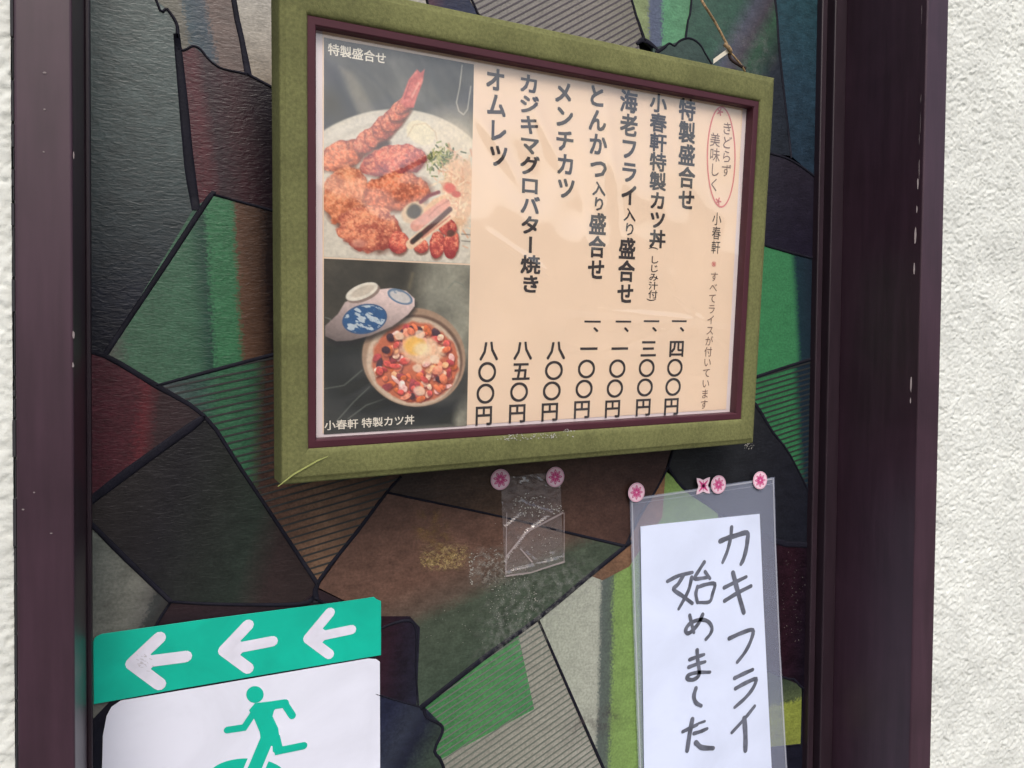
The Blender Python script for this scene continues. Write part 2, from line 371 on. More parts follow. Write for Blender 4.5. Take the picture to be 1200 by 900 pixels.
# dark strip, broken here and there, between left post and stucco
sb = MB(); z = GZ0
while z < GZ1:
    h = random.uniform(0.004, 0.035); xx = XL - PW
    sb.box(xx - random.uniform(0.0006, 0.0019), xx - 0.0002, -D + 0.001, -D + 0.02, z, z + h - random.uniform(0.0004, 0.002)); z += h
tag(sb.build('gap_strip', m_gap, win))
# paint chips and worn arrises
ch = MB()
def chip(px, py, wpx, hpx, y=-D - 0.0004):
    n = 9; c = W(px, py, y); s = mpx(px, py, y); v = []
    for k in range(n):
        a = 2 * math.pi * k / n; q = random.uniform(0.6, 1.1)
        v.append((c[0] + q * wpx / 2 * s * math.cos(a), y, c[2] + q * hpx / 2 * s * math.sin(a)))
    ch.add(v, [list(range(n))])
for px, py, a_, b_ in ((1072.5, 276, 3, 22), (1071.5, 315, 2.5, 14), (1067.6, 448, 3, 22), (1066.8, 470, 1.6, 8), (1075.5, 215, 2, 14), (1074.5, 245, 1.6, 10),
                       (52, 85, 3.4, 3), (52, 128, 2.4, 2.4), (51, 178, 2, 2), (86.2, 392, 2.6, 10), (85.4, 428, 1.8, 8), (86.4, 182, 1.2, 10), (40, 577, 2, 2), (27, 597, 2.6, 2.2), (60, 625, 2, 2)):
    chip(px, py, a_ + .6, b_)
for k in range(6):
    py = random.uniform(0, 210); chip(1078.5 - py * 0.02 + random.uniform(0.6, 6), py, random.uniform(0.3, .8), random.uniform(6, 34))
tag(ch.build('paint_chip', m_chip, win), kind='stuff')
b = MB(); b.add([(XL, 0.0075, ZB), (XR, 0.0075, ZB), (XR, 0.0075, ZT), (XL, 0.0075, ZT)], [(0, 1, 2, 3)]); b.build('backing_panel', m_back, win)

def up(pts): return [WALLP.hit(*p) for p in pts]
R_ = 'ribbing'
panes = []
def pane(pts, stops, p0, p1, ribs=None, **kw):
    i = len(panes); mb = MB(); h = 0.0001 * (i % 7)
    slab(mb, WALLP, up(pts), -0.004, h)
    o = mb.build('glass_pane', glass_mat('stained_glass', stops, p0, p1, **kw), win); panes.append(o)
    if ribs:
        (a, b_), pitch, wd, mt = ribs                     # direction line in pixels, pitch and width in pixels
        A, B_ = WALLP.hit(*a), WALLP.hit(*b_); d = (B_ - A) / np.linalg.norm(B_ - A); n = np.array([-d[1], d[0]])
        s = mpx(*a); poly = up(pts); ts = [(p - A) @ n for p in poly]; mb = MB()
        k = math.floor(min(ts) / (pitch * s))
        while k * pitch * s < max(ts):
            c = k * pitch * s + 1e-7; hits = []
            for q in range(len(poly)):
                t0, t1 = ts[q] - c, ts[(q + 1) % len(poly)] - c
                if t0 * t1 < 0:
                    pp = poly[q] + (poly[(q + 1) % len(poly)] - poly[q]) * t0 / (t0 - t1); hits.append((pp - A) @ d)
            hits.sort()
            for q in range(0, len(hits) - 1, 2):
                e0, e1 = A + n * c + d * hits[q], A + n * c + d * hits[q + 1]
                hw = wd * s / 2
                uv = [e0 - n * hw, e1 - n * hw, e1 + n * hw, e0 + n * hw]
                slab(mb, WALLP, uv, h - 0.0005, h + 0.0005)
            k += 1
        tag(mb.build('ribbing', mt, o), kind='stuff')
    return o
H_ = lambda x0, x1, y: ((x0, y), (x1, y))
V_ = lambda y0, y1, x: ((x, y0), (x, y1))
pane([(92, -150), (150, -150), (183, 0), (196, 11), (208, 30), (207, 43), (213, 110), (221, 195), (228, 243), (123, 416), (92, 413)],
     [(0, (92, 106, 104)), (.35, (78, 92, 92)), (.65, (56, 66, 70)), (.85, (34, 38, 50)), (1, (28, 30, 42))], *V_(0, 400, 150), bump=0.36, mott=.34)  # paler top is a sky reflection put into the pane's colour
pane([(150, -150), (255, -150), (274, 0), (290, 86), (262, 81), (243, 68), (226, 54), (214, 58), (207, 43), (208, 30), (196, 11), (183, 0)],
     [(0, (108, 110, 98)), (.3, (110, 108, 98)), (.36, (62, 82, 92)), (.55, (66, 80, 92)), (.62, (112, 96, 90)), (1, (104, 92, 88))], *H_(183, 290, 30))
pane([(255, -150), (470, -150), (500, -2), (505, 60), (400, 140), (320, 103), (292, 88), (274, 0)],
     [(0, (178, 174, 164)), (1, (150, 138, 122))], *V_(0, 110, 300), bump=.3)
pane([(207, 43), (214, 58), (226, 54), (243, 68), (262, 81), (292, 88), (320, 103), (400, 140), (400, 270), (320, 247), (250, 228), (228, 243), (221, 195), (213, 110)],
     [(0, (74, 34, 44)), (.2, (84, 34, 44)), (.34, (48, 26, 36)), (.6, (54, 20, 30)), (.85, (32, 18, 28)), (1, (22, 16, 26))], *H_(215, 318, 150))
pane([(228, 243), (250, 228), (320, 247), (400, 270), (400, 395), (320, 415), (183, 452), (123, 416)],
     [(0, (110, 116, 108)), (.1, (82, 118, 96)), (.48, (68, 108, 86)), (.57, (44, 76, 66)), (.61, (64, 122, 86)), (.75, (64, 122, 86)), (.79, (100, 72, 56)), (.9, (82, 60, 48)), (.97, (36, 26, 26))], *H_(128, 322, 350), mott=.2)
pane([(183, 452), (320, 415), (400, 395), (480, 500), (480, 545), (468, 561), (453, 577), (419, 622), (372, 683), (240, 488)],
     [(0, (84, 92, 96)), (.14, (60, 92, 82)), (.22, (60, 112, 82)), (.36, (56, 102, 76)), (.42, (70, 50, 46)), (.54, (104, 78, 64)), (.7, (136, 106, 84)), (1, (92, 68, 56))], *H_(190, 450, 540),
     ribs=(((240, 590 - 100), (320, 472)), 8.8, 2.1, m_rib))
pane([(92, 413), (123, 416), (183, 452), (240, 488), (103, 590), (92, 590)],
     [(0, (76, 34, 46)), (.4, (82, 36, 46)), (.5, (100, 40, 48)), (.62, (58, 40, 44)), (1, (50, 40, 44))], (100, 480), (235, 490), rough=.4)
pane([(103, 590), (240, 488), (372, 685), (368, 702), (350, 708), (200, 705), (105, 612)],
     [(0, (56, 52, 52)), (.3, (40, 39, 43)), (.5, (42, 46, 44)), (.7, (44, 54, 48)), (.85, (58, 46, 46)), (1, (52, 42, 42))], (110, 590), (365, 640))
pane([(92, 598), (105, 612), (200, 705), (183, 730), (150, 800), (92, 860)],
     [(0, (112, 118, 112)), (.55, (128, 130, 122)), (.8, (112, 112, 108)), (.86, (66, 70, 70)), (1, (62, 62, 62))], (100, 680), (195, 700), bump=.3)
pane([(200, 705), (350, 708), (372, 690), (440, 722), (440, 1050), (92, 1050), (92, 860), (150, 800), (183, 730)],
     [(0, (58, 42, 44)), (.4, (30, 26, 38)), (1, (24, 26, 40))], *V_(700, 860, 120))
pane([(372, 688), (453, 577), (733, 640), (628, 725), (568, 770), (496, 827), (488, 826), (492, 735), (480, 722), (440, 722)],
     [(0, (104, 78, 68)), (.45, (112, 84, 72)), (.6, (98, 84, 74)), (.68, (78, 88, 74)), (1, (70, 84, 70))], (430, 600), (500, 805), mott=.34)
pane([(453, 577), (468, 561), (480, 545), (700, 400), (800, 480), (780, 548), (765, 580), (733, 640)],
     [(0, (64, 52, 48)), (.35, (84, 66, 54)), (.7, (92, 68, 60)), (1, (72, 52, 48))], (470, 570), (760, 590), mott=.3)
pane([(440, 722), (480, 722), (492, 735), (488, 826), (447, 815), (440, 815)],
     [(0, (48, 24, 36)), (.5, (36, 26, 40)), (1, (34, 34, 50))], *H_(446, 490, 770), mott=.5)
pane([(440, 815), (488, 826), (496, 827), (516, 847), (518, 856), (508, 881), (519, 895), (540, 1050), (440, 1050)],
     [(0, (36, 40, 64)), (.35, (52, 58, 74)), (.6, (34, 38, 56)), (1, (62, 76, 66))], (446, 850), (512, 880))
m_rib2 = mat('grey_etched_rib', (96, 104, 94), rough=.6)
RB = (((500, 840), (600, 775)), 7.3, 1.6, m_rib2)
pane([(496, 827), (568, 770), (607, 742), (626, 831), (516, 890), (508, 881), (518, 856), (516, 847)],
     [(0, (70, 128, 80)), (.5, (84, 146, 90)), (1, (80, 144, 92))], *H_(500, 625, 820), ribs=RB, bump=.25, mott=.2)
pane([(607, 742), (628, 725), (706, 898), (775, 1050), (540, 1050), (519, 895), (516, 890), (626, 831)],
     [(0, (150, 148, 138)), (.5, (166, 164, 152)), (1, (172, 170, 160))], *H_(520, 700, 860), ribs=RB, bump=.2, mott=.12)
pane([(628, 725), (690, 674), (706, 680), (737, 664), (776, 606), (780, 552), (800, 570), (841, 600), (870, 1050), (775, 1050), (706, 898)],
     [(0, (176, 182, 166)), (.60, (184, 188, 174)), (.64, (98, 108, 104)), (.73, (98, 110, 100)), (.78, (134, 164, 96)), (1, (140, 172, 98))], (628, 740), (745, 724), bump=.2, mott=.14)
pane([(690, 674), (733, 640), (765, 580), (780, 550), (776, 606), (737, 664), (706, 680)],
     [(0, (120, 92, 74)), (1, (150, 112, 84))], (700, 670), (775, 590), mott=.25)
pane([(782, 548), (800, 480), (885, 474), (926, 534), (962, 600), (962, 640), (909, 635), (841, 600), (800, 570)],
     [(0, (44, 46, 48)), (1, (32, 34, 44))], (790, 560), (940, 600))
pane([(841, 600), (909, 635), (962, 640), (962, 815), (939, 804), (916, 793), (850, 760)],
     [(0, (38, 22, 32)), (.6, (42, 22, 32)), (1, (26, 20, 32))], (880, 700), (950, 700), mott=.5)
pane([(850, 760), (916, 793), (939, 804), (938, 872), (860, 880)],
     [(0, (66, 78, 62)), (.3, (88, 100, 70)), (.38, (146, 158, 74)), (1, (140, 150, 72))], *V_(800, 868, 925), mott=.2)
pane([(860, 880), (938, 872), (939, 804), (962, 815), (962, 1050), (870, 1050)],
     [(0, (34, 34, 48)), (1, (26, 28, 42))], *V_(800, 950, 930))
pane([(903, 289), (942, 300), (962, 305), (962, 417), (885, 442), (800, 460), (800, 270)],
     [(0, (66, 138, 90)), (.62, (68, 136, 92)), (.72, (34, 56, 66)), (1, (36, 46, 60))], (885, 360), (955, 355), bump=.35, mott=.14)
pane([(800, 462), (885, 442), (962, 417), (962, 600), (926, 534), (885, 474), (840, 465)],
     [(0, (58, 122, 80)), (.62, (60, 126, 84)), (.74, (32, 50, 64)), (1, (34, 44, 58))], (885, 460), (955, 450),
     ribs=(((880, 470), (940, 452)), 6.2, 1.8, m_rib), bump=.3, mott=.2)
pane([(903, 180), (925, 186), (950, 203), (962, 212), (962, 305), (942, 300), (903, 289), (800, 270), (800, 180)],
     [(0, (44, 40, 52)), (1, (34, 30, 46))], *V_(190, 290, 925))
pane([(890, -150), (908, 0), (917, 97), (927, 183), (950, 203), (962, 212), (962, -150)],
     [(0, (46, 78, 88)), (.5, (44, 68, 84)), (1, (38, 54, 70))], *V_(0, 200, 935), mott=.4, bump=.5)
pane([(818, -150), (810, 0), (803, 45), (813, 47), (820, 54), (830, 69), (840, 120), (903, 180), (927, 183), (917, 97), (908, 0), (890, -150)],
     [(0, (66, 96, 80)), (.35, (58, 92, 76)), (.5, (82, 84, 98)), (.62, (72, 66, 74)), (.75, (54, 88, 66)), (1, (38, 44, 54))], (815, 10), (900, 95), mott=.35)
pane([(765, 56), (784, 52), (795, 49), (803, 45), (813, 47), (820, 54), (830, 69), (840, 120), (760, 100)],
     [(0, (66, 84, 76)), (1, (60, 80, 72))], (780, 60), (820, 60))
pane([(700, -150), (818, -150), (810, 0), (803, 45), (795, 49), (784, 52), (765, 56), (756, 48), (740, 0)],
     [(0, (142, 158, 112)), (.27, (142, 156, 110)), (.32, (98, 106, 130)), (.5, (98, 108, 130)), (.56, (104, 164, 122)), (1, (98, 150, 112))], (741, 14), (805, 26), bump=.4)
pane([(480, -150), (700, -150), (740, 0), (756, 48), (748, 52), (760, 100), (640, 100), (558, 13), (550, 0)],
     [(0, (142, 138, 132)), (.7, (148, 142, 134)), (1, (138, 134, 122))], (560, 10), (740, 30),
     ribs=(((600, 30), (660, -2)), 6.6, 1.6, mat('grey_etched_rib_dark', (70, 62, 68), rough=.5)), bump=.25, mott=.12)
pane([(470, -150), (480, -150), (550, 0), (558, 13), (640, 100), (505, 60), (500, -2)],
     [(0, (74, 40, 58)), (.4, (34, 38, 66)), (1, (36, 44, 70))], (505, 0), (550, 10))
pane([(440, 60), (505, 60), (640, 100), (760, 100), (840, 120), (800, 180), (800, 480), (700, 400), (480, 545), (480, 500), (400, 395), (400, 140)],
     [(0, (60, 60, 60)), (1, (70, 60, 50))], (400, 300), (800, 300))

def came(pts, wpx, h=0.0010, sub=3):
    pts = smooth_pts(pts, sub) if sub else [np.array(p, float) for p in pts]
    if not hasattr(wpx, '__len__'): ws = [wpx * .78] * len(pts)
    else: ws = list(.8 * np.interp(np.linspace(0, 1, len(pts)), np.linspace(0, 1, len(wpx)), wpx))
    uv = [WALLP.hit(*p) for p in pts]; sc = [mpx(*p) for p in pts]
    ws = [a * b_ * (1 + 0.10 * noise.noise(Vector((i * 0.7, a, 3)))) for i, (a, b_) in enumerate(zip(ws, sc))]
    n = len(uv); prof = ((-.5, 0), (-.42, .7), (-.2, 1), (.2, 1), (.42, .7), (.5, 0)); v = []
    for i in range(n):
        t = uv[min(i + 1, n - 1)] - uv[max(0, i - 1)]; t /= np.linalg.norm(t) + 1e-12; nn = np.array([-t[1], t[0]])
        for a, q in prof: v.append(WALLP.at(*(uv[i] + nn * a * ws[i]), 0.0003 + q * h))
    k = len(prof)
    f = [[i * k + j, i * k + j + 1, (i + 1) * k + j + 1, (i + 1) * k + j] for i in range(n - 1) for j in range(k - 1)]
    f += [list(range(k)), list(range((n - 1) * k, n * k))[::-1]]
    o = obj('lead_came', v, f, m_lead, win, smooth=True); return o
came([(150, -150), (183, 0), (196, 11), (207, 28), (208, 45)], [4, 3.5, 4, 4.5, 6], sub=4)
came([(207, 40), (214, 110), (222, 195), (230, 246)], [9, 12.5, 14, 12])
came([(208, 58), (216, 59), (226, 54), (235, 58), (243, 68), (252, 76), (262, 81), (285, 86), (292, 88), (320, 103), (345, 115)], [3, 3.6, 3.2, 3, 4, 4])
came([(255, -150), (274, 0), (283, 45), (291, 88)], [7, 8, 8, 10])
came([(252, 227), (245, 232), (197, 305), (123, 416)], [4, 8, 8.5, 8])
came([(250, 228), (320, 247), (345, 254)], [3.4, 4.5, 5])
came([(92, 412), (123, 417), (183, 452), (240, 488), (283, 550), (372, 684)], [5.5, 8, 9, 6, 5.5, 6.5])
came([(183, 452), (250, 434), (345, 409)], [4, 6, 6])
came([(240, 488), (222, 501), (150, 553), (96, 594)], [7, 13, 14, 12])
came([(96, 603), (150, 657), (200, 705)], [7, 8, 6.5])
came([(200, 705), (183, 732), (150, 790)], 4)
came([(200, 705), (260, 708), (350, 708), (368, 700)], [4, 4.5, 6, 8])
came([(370, 706), (374, 680), (419, 622), (453, 577), (470, 558)], [10, 6, 6.5, 5, 4.5])
came([(368, 702), (410, 716), (445, 722)], 5)
came([(453, 577), (500, 587), (586, 605), (661, 623), (733, 640)], [3.5, 3.5, 3, 4, 4.5])
came([(740, 634), (733, 640), (690, 675), (630, 725), (568, 770), (492, 830)], [7, 6.5, 7, 7, 8, 8])
came([(733, 640), (748, 606), (765, 580), (782, 548), (790, 520)], [4, 4, 3.5, 3.5, 3.5])
came([(782, 546), (800, 571), (841, 600), (850, 620)], [4, 5, 4, 4])
came([(630, 725), (668, 812), (706, 898), (775, 1050)], [4.2, 4.6, 5, 5])
came([(496, 828), (500, 840), (516, 849), (518, 858), (509, 880), (519, 897), (530, 960)], [6, 5, 4.5, 5, 5, 5, 5])
came([(436, 742), (456, 732), (480, 727), (488, 742), (487, 780), (490, 826)], [3, 4, 5, 4, 3, 3])
came([(440, 813), (470, 822), (492, 828)], 2.6)
came([(841, 600), (909, 634), (935, 638), (962, 640)], [6, 9, 9, 8])
came([(850, 762), (916, 793), (930, 796), (940, 806), (962, 815)], [3, 3.5, 4, 3.5, 4])
came([(940, 806), (938, 872), (860, 880)], [2.5, 2.5, 2.5], sub=0)
came([(870, 446), (885, 442), (915, 432), (962, 417)], [4.5, 5, 4.5, 4])
came([(868, 462), (885, 474), (905, 506), (926, 534), (962, 606)], [5, 6, 4, 3, 3])
came([(880, 282), (903, 289), (930, 297), (962, 305)], [5, 5, 4, 3])
came([(880, 174), (903, 180), (925, 187), (948, 202), (962, 214)], 3.6)
came([(888, -150), (908, 0), (912, 50), (917, 97), (927, 185)], [3, 4, 4, 4, 3.6])
came([(700, -150), (740, 0), (748, 26), (756, 50)], [4, 3.5, 4, 5])
came([(746, 52), (752, 47), (760, 50), (770, 58)], [4, 8, 7, 4])
came([(818, -150), (810, 0), (806, 24), (803, 46)], [3, 3, 3, 3.5])
came([(768, 62), (778, 56), (784, 51), (790, 54), (795, 49), (804, 45), (813, 47), (821, 54), (826, 63), (834, 76)], [6, 5, 3, 3, 3.4, 3.4, 3.4, 3, 3, 3])
came([(480, -150), (550, -6), (560, 16), (575, 34)], 3.5)
came([(470, -150), (499, -4), (503, 8)], 4)

# adhesive left behind on the glass by old tape
def flecks(mb, cx, cy, rx, ry, n, s0, s1, P=WALLP, h=0.0009, streak=None):
    for _ in range(n):
        a = random.uniform(0, 2 * math.pi); r = math.sqrt(random.random())
        x, y = cx + rx * r * math.cos(a), cy + ry * r * math.sin(a)
        c = P.hit(x, y, h); s = mpx(x, y) * random.uniform(s0, s1); k = random.randint(4, 6)
        uv = [c + s * random.uniform(.4, 1) * np.array([math.cos(2 * math.pi * q / k), 0.7 * math.sin(2 * math.pi * q / k)]) for q in range(k)]
        mb.add([P.at(*q, h) for q in uv], [list(range(k))])
mb = MB(); flecks(mb, 515, 655, 26, 9, 70, .6, 2.2); flecks(mb, 505, 660, 12, 6, 40, .8, 2.4); flecks(mb, 530, 643, 18, 2, 22, .6, 1.6)
tag(mb.build('tape_residue', m_resy, win), kind='stuff')
mb = MB(); flecks(mb, 552, 668, 2.5, 20, 40, .5, 1.4); flecks(mb, 572, 652, 18, 10, 45, .4, 1.3); flecks(mb, 600, 700, 30, 36, 170, .3, 1.0); flecks(mb, 540, 735, 50, 22, 40, .3, .8)
flecks(mb, 877, 522, 8, 5, 24, .5, 1.5); flecks(mb, 627, 700, 3, 8, 14, .5, 1.3); flecks(mb, 930, 700, 14, 60, 60, .2, .6); flecks(mb, 600, 640, 22, 60, 60, .3, .9)
tag(mb.build('tape_residue', m_res, win), kind='stuff')

def smear_mat(name, col, amount, scale):
    """patchy dust or old adhesive, thickest in the middle of its patch"""
    m = bpy.data.materials.new(name); m.use_nodes = True; t = m.node_tree; t.nodes.clear()
    o = t.nodes.new('ShaderNodeOutputMaterial'); tr = t.nodes.new('ShaderNodeBsdfTransparent'); df = t.nodes.new('ShaderNodeBsdfDiffuse'); df.inputs[0].default_value = rgb(col)
    tc = t.nodes.new('ShaderNodeTexCoord'); n = t.nodes.new('ShaderNodeTexNoise'); n.inputs['Scale'].default_value = scale; n.inputs['Detail'].default_value = 9; n.inputs['Roughness'].default_value = .75
    r = t.nodes.new('ShaderNodeMapRange'); r.inputs[1].default_value = .46; r.inputs[2].default_value = .68; r.inputs[4].default_value = amount
    at = t.nodes.new('ShaderNodeAttribute'); at.attribute_name = 'thick'; mu = t.nodes.new('ShaderNodeMath'); mu.operation = 'MULTIPLY'; mx = t.nodes.new('ShaderNodeMixShader')
    t.links.new(tc.outputs['Object'], n.inputs['Vector']); t.links.new(n.outputs[0], r.inputs[0]); t.links.new(r.outputs[0], mu.inputs[0]); t.links.new(at.outputs['Fac'], mu.inputs[1])
    t.links.new(mu.outputs[0], mx.inputs[0]); t.links.new(tr.outputs[0], mx.inputs[1]); t.links.new(df.outputs[0], mx.inputs[2]); t.links.new(mx.outputs[0], o.inputs[0]); return m
def smear(c4, col, amount, scale, h, sharp=1.0, parent=None):
    q = [WALLP.hit(*p) for p in c4]; n = 16; v = []; th = []
    for j in range(n + 1):
        for i in range(n + 1):
            a, b_ = i / n, j / n; p = q[0] * (1 - a) * (1 - b_) + q[1] * a * (1 - b_) + q[2] * a * b_ + q[3] * (1 - a) * b_
            v.append(WALLP.at(p[0], p[1], h)); th.append(min(1, (math.sin(math.pi * a) * math.sin(math.pi * b_)) * sharp))
    o = obj('grime_smear', v, [(j * (n + 1) + i, (j + 1) * (n + 1) + i, (j + 1) * (n + 1) + i + 1, j * (n + 1) + i + 1) for j in range(n) for i in range(n)], smear_mat('smeared_residue', col, amount, scale), parent or win)
    a_ = o.data.attributes.new('thick', 'FLOAT', 'POINT'); a_.data.foreach_set('value', th); return o
smear([(478, 588), (520, 590), (548, 668), (486, 670)], (150, 120, 78), .55, 90, .0012, 1.6)
smear([(490, 636), (552, 634), (554, 668), (492, 672)], (190, 166, 118), .8, 300, .0013, 2)
smear([(545, 640), (600, 636), (604, 690), (546, 690)], (176, 174, 166), .5, 260, .0013, 1.6)
smear([(560, 670), (700, 640), (720, 700), (540, 830)], (170, 172, 166), .34, 170, .0014, 1.6)
smear([(655, 840), (735, 810), (745, 850), (660, 880)], (92, 80, 84), .5, 60, .0014, 1.5)
smear([(820, 20), (910, 20), (915, 100), (840, 100)], (150, 148, 150), .22, 60, .0014, 1.5)

# ------------------------------------------------------------------ hanging menu
r_ = np.array([0.99667, 0.07489, 0.03226]); d_ = np.array([0.01367, 0.08134, -0.99659])
e1 = r_ + d_; e2 = r_ - d_; e1 /= np.linalg.norm(e1); e2 /= np.linalg.norm(e2)     # make them square to each other
r_ = (e1 + e2) / math.sqrt(2); d_ = (e1 - e2) / math.sqrt(2)
HM = 0.306
MP = Plane(CAM + HM * np.array([0.32898711, 1.86993915, 0.78592186]), r_, d_)       # plane of the moulding's face, origin its outer corner
WM = HM * 1.4074
menu = empty('hanging_menu_frame', tuple(MP.at(WM / 2, HM + 0.025, -0.012)), 'olive green fabric frame holding a Japanese menu with two food photos, hung on twine', 'menu')
cor = [MP.hit(*p) for p in ((329, -25), (908, 85), (883, 518), (328, 571))]
uL = (cor[0][0] + cor[3][0]) / 2; uR = (cor[1][0] + cor[2][0]) / 2; vT = (cor[0][1] + cor[1][1]) / 2; vB = (cor[2][1] + cor[3][1]) / 2
TH = 0.024
def rail(mb, o0, o1, i0, i1, prof, seg=40):
    """mitred rail between outer corners o0-o1 and inner corners i0-i1; prof = [(t across 0..1, height)]"""
    v = []
    for s in range(seg + 1):
        a = s / seg
        for t, h in prof:
            o = np.array(o0) * (1 - a) + np.array(o1) * a; i = np.array(i0) * (1 - a) + np.array(i1) * a; p = o * (1 - t) + i * t
            wv = 0.0005 * noise.noise(Vector((p[0] * 14, p[1] * 14, t * 2))) if 0 <= t <= 1 else 0
            v.append(MP.at(p[0], p[1], h + wv))
    k = len(prof); mb.add(v, [[s * k + j, (s + 1) * k + j, (s + 1) * k + j + 1, s * k + j + 1] for s in range(seg) for j in range(k - 1)])
O = [(uL, vT), (uR, vT), (uR, vB), (uL, vB)]; I = [(0, 0), (WM, 0), (WM, HM), (0, HM)]
fw = 0.0062; I2 = [(fw, fw), (WM - fw, fw), (WM - fw, HM - fw), (fw, HM - fw)]
prof = [(0, -TH), (0, -0.0018), (.02, -0.0004), (.06, 0.0004), (.17, 0.0006), (.2, 0.0016), (.24, 0.0018), (.8, 0.0022), (.93, 0.0018), (1.0, 0.0004), (1.0, -0.004)]
for k in range(4):
    mb = MB(); rail(mb, O[k], O[(k + 1) % 4], I[k], I[(k + 1) % 4], prof); mb.build('fabric_rail', m_fab, menu, smooth=True)
for k in range(4):
    mb = MB(); rail(mb, I[k], I[(k + 1) % 4], I2[k], I2[(k + 1) % 4], [(0, -0.003), (0.0, 0), (.12, .0004), (.85, .0004), (1, -0.0004), (1, -0.012)], 2)
    mb.build('moulding', m_maroon, menu)
mb = MB(); slab(mb, MP, [(uL + .004, vT + .004), (uR - .004, vT + .004), (uR - .004, vB - .004), (uL + .004, vB - .004)], -TH, -0.013); mb.build('backboard', mat('brown_backboard', (90, 72, 56), rough=.8), menu)
HP = -0.009                                   # height of the paper below the moulding
mb = MB(); slab(mb, MP, [(fw - .001, fw - .001), (WM - fw + .001, fw - .001), (WM - fw + .001, HM - fw + .001), (fw - .001, HM - fw + .001)], HP - .003, HP - .0004)
sheet = mb.build('menu_sheet', m_white, menu)
def mh(px, py, h=HP): return MP.hit(px, py, h)
pL = (mh(378, 300)[0]); pT = fw - .0005; pR = (mh(870, 140)[0] + mh(851, 470)[0]) / 2; pB = (mh(381, 509)[1] + mh(845, 479)[1]) / 2
mb = MB(); slab(mb, MP, [(pL, pT), (pR, pT), (pR, pB), (pL, pB)], HP - .0003, HP); mb.build('printed_panel', m_beige, sheet)

# -- lettering
_fc = {}
def glyph(ch, bold):
    k = (ch, bold)
    if k in _fc: return _fc[k]
    c = bpy.data.curves.new('glyph', 'FONT'); c.body = ch; c.size = 1.0; c.resolution_u = 8 if ch == '〇' else 2; c.offset = bold
    o = bpy.data.objects.new('glyph', c); C.objects.link(o)
    dg = bpy.context.evaluated_depsgraph_get(); me = bpy.data.meshes.new_from_object(o.evaluated_get(dg))
    v = [(p.co.x, p.co.y) for p in me.vertices]; f = [list(p.vertices) for p in me.polygons]
    bpy.data.objects.remove(o); bpy.data.curves.remove(c); bpy.data.meshes.remove(me)
    _fc[k] = (v, f); return _fc[k]
def put_glyph(mb, P, ch, c, w_, h_, hh, bold, rot=False):
    """glyph centred at c (u, v) with cell w_ x h_; heavier weights are struck several times, slightly apart"""
    v, f = glyph(ch, 0.0)
    if bold:
        q = bold * .62
        for k, (ax, ay) in enumerate(((-q, -q), (q, -q), (-q, q), (q, q), (0, 0))): _put(mb, P, ch, c, w_, h_, hh + k * 3e-6, v, f, rot, ax, ay)
    else: _put(mb, P, ch, c, w_, h_, hh, v, f, rot, 0, 0)
def _put(mb, P, ch, c, w_, h_, hh, v, f, rot, ax, ay):
    out = []
    for x, y in v:
        a, b_ = x - 0.5 + ax, 0.38 - y + ay
        if rot: a, b_ = -b_, a
        if ch == '、': a += 0.55; b_ -= 0.45
        out.append(P.at(c[0] + a * w_, c[1] + b_ * h_, hh))
    mb.add(out, f)
def column(mb, P, text, p0, p1, wpx, h, bold=0.02):
    """vertical text: p0 = top of the first character, p1 = bottom of the last, in photograph pixels"""
    a, b_ = P.hit(*p0, h), P.hit(*p1, h); n = len(text); cell = (b_ - a) / n
    l = P.hit(p0[0] - wpx / 2, (p0[1] + p1[1]) / 2, h); r = P.hit(p0[0] + wpx / 2, (p0[1] + p1[1]) / 2, h); wm = abs(r[0] - l[0])
    for i, ch in enumerate(text):
        put_glyph(mb, P, ch, a + cell * (i + .5), wm, abs(cell[1]) * 0.99, h, bold, rot=ch in 'ー()')
TXT = HP + 0.00025; B = 0.045
items = [
 [("オムレツ", (580, 78), (585, 197), 24, B), ("八〇〇円", (574, 398), (566, 499), 22, .034)],
 [("カジキマグロバター焼き", (620, 86), (622, 344), 24, B), ("八五〇円", (614, 398), (605, 496), 22, .034)],
 [("メンチカツ", (660, 94), (664, 234), 23, B), ("八〇〇円", (653, 398), (643, 494), 22, .034)],
 [("とんかつ", (699, 98), (702, 211), 22, B), ("入り", (702, 212), (702, 248), 16, .034), ("盛合せ", (701, 249), (698.5, 329), 20.5, B),
  ("一", (694.4, 368), (694.4, 386), 20, .034), ("、", (694, 380), (693.5, 398), 18, .034), ("一〇〇円", (691.5, 397), (680.5, 491), 21, .034)],
 [("海老フライ", (737, 105), (737.5, 242), 21, B), ("入り", (738, 243), (738, 277), 15, .02), ("盛合せ", (735.6, 278), (732.6, 357), 20, B),
  ("一", (730.6, 368), (730.6, 386), 19, .034), ("、", (730, 380), (729.5, 398), 17, .034), ("一〇〇円", (727.8, 397), (716.4, 490), 20, .034)],
 [("小春軒特製カツ丼", (771.8, 109), (770.5, 291), 20, B), ("(しじみ汁付)", (767.5, 289), (764.5, 360), 11.5, .012),
  ("一", (763.6, 368), (763.6, 385), 19, .034), ("、", (763, 380), (762.5, 397), 17, .034), ("三〇〇円", (761, 397), (752.8, 488), 19.5, .034)],
 [("特製盛合せ", (805.5, 115), (804.6, 247), 20, B),
  ("一", (796, 368), (796, 385), 18, .034), ("、", (795.4, 380), (795, 397), 16, .034), ("四〇〇円", (794, 397), (785.8, 487), 19, .034)],
]
for it in items:
    for nm, sel in (('menu_lettering', False), ('price_lettering', True)):
        mb = MB()
        for s_ in it:
            if (s_[1][1] > 362) == sel: column(mb, MP, s_[0], s_[1], s_[2], s_[3], TXT, s_[4])
        mb.build(nm, m_ink, sheet)
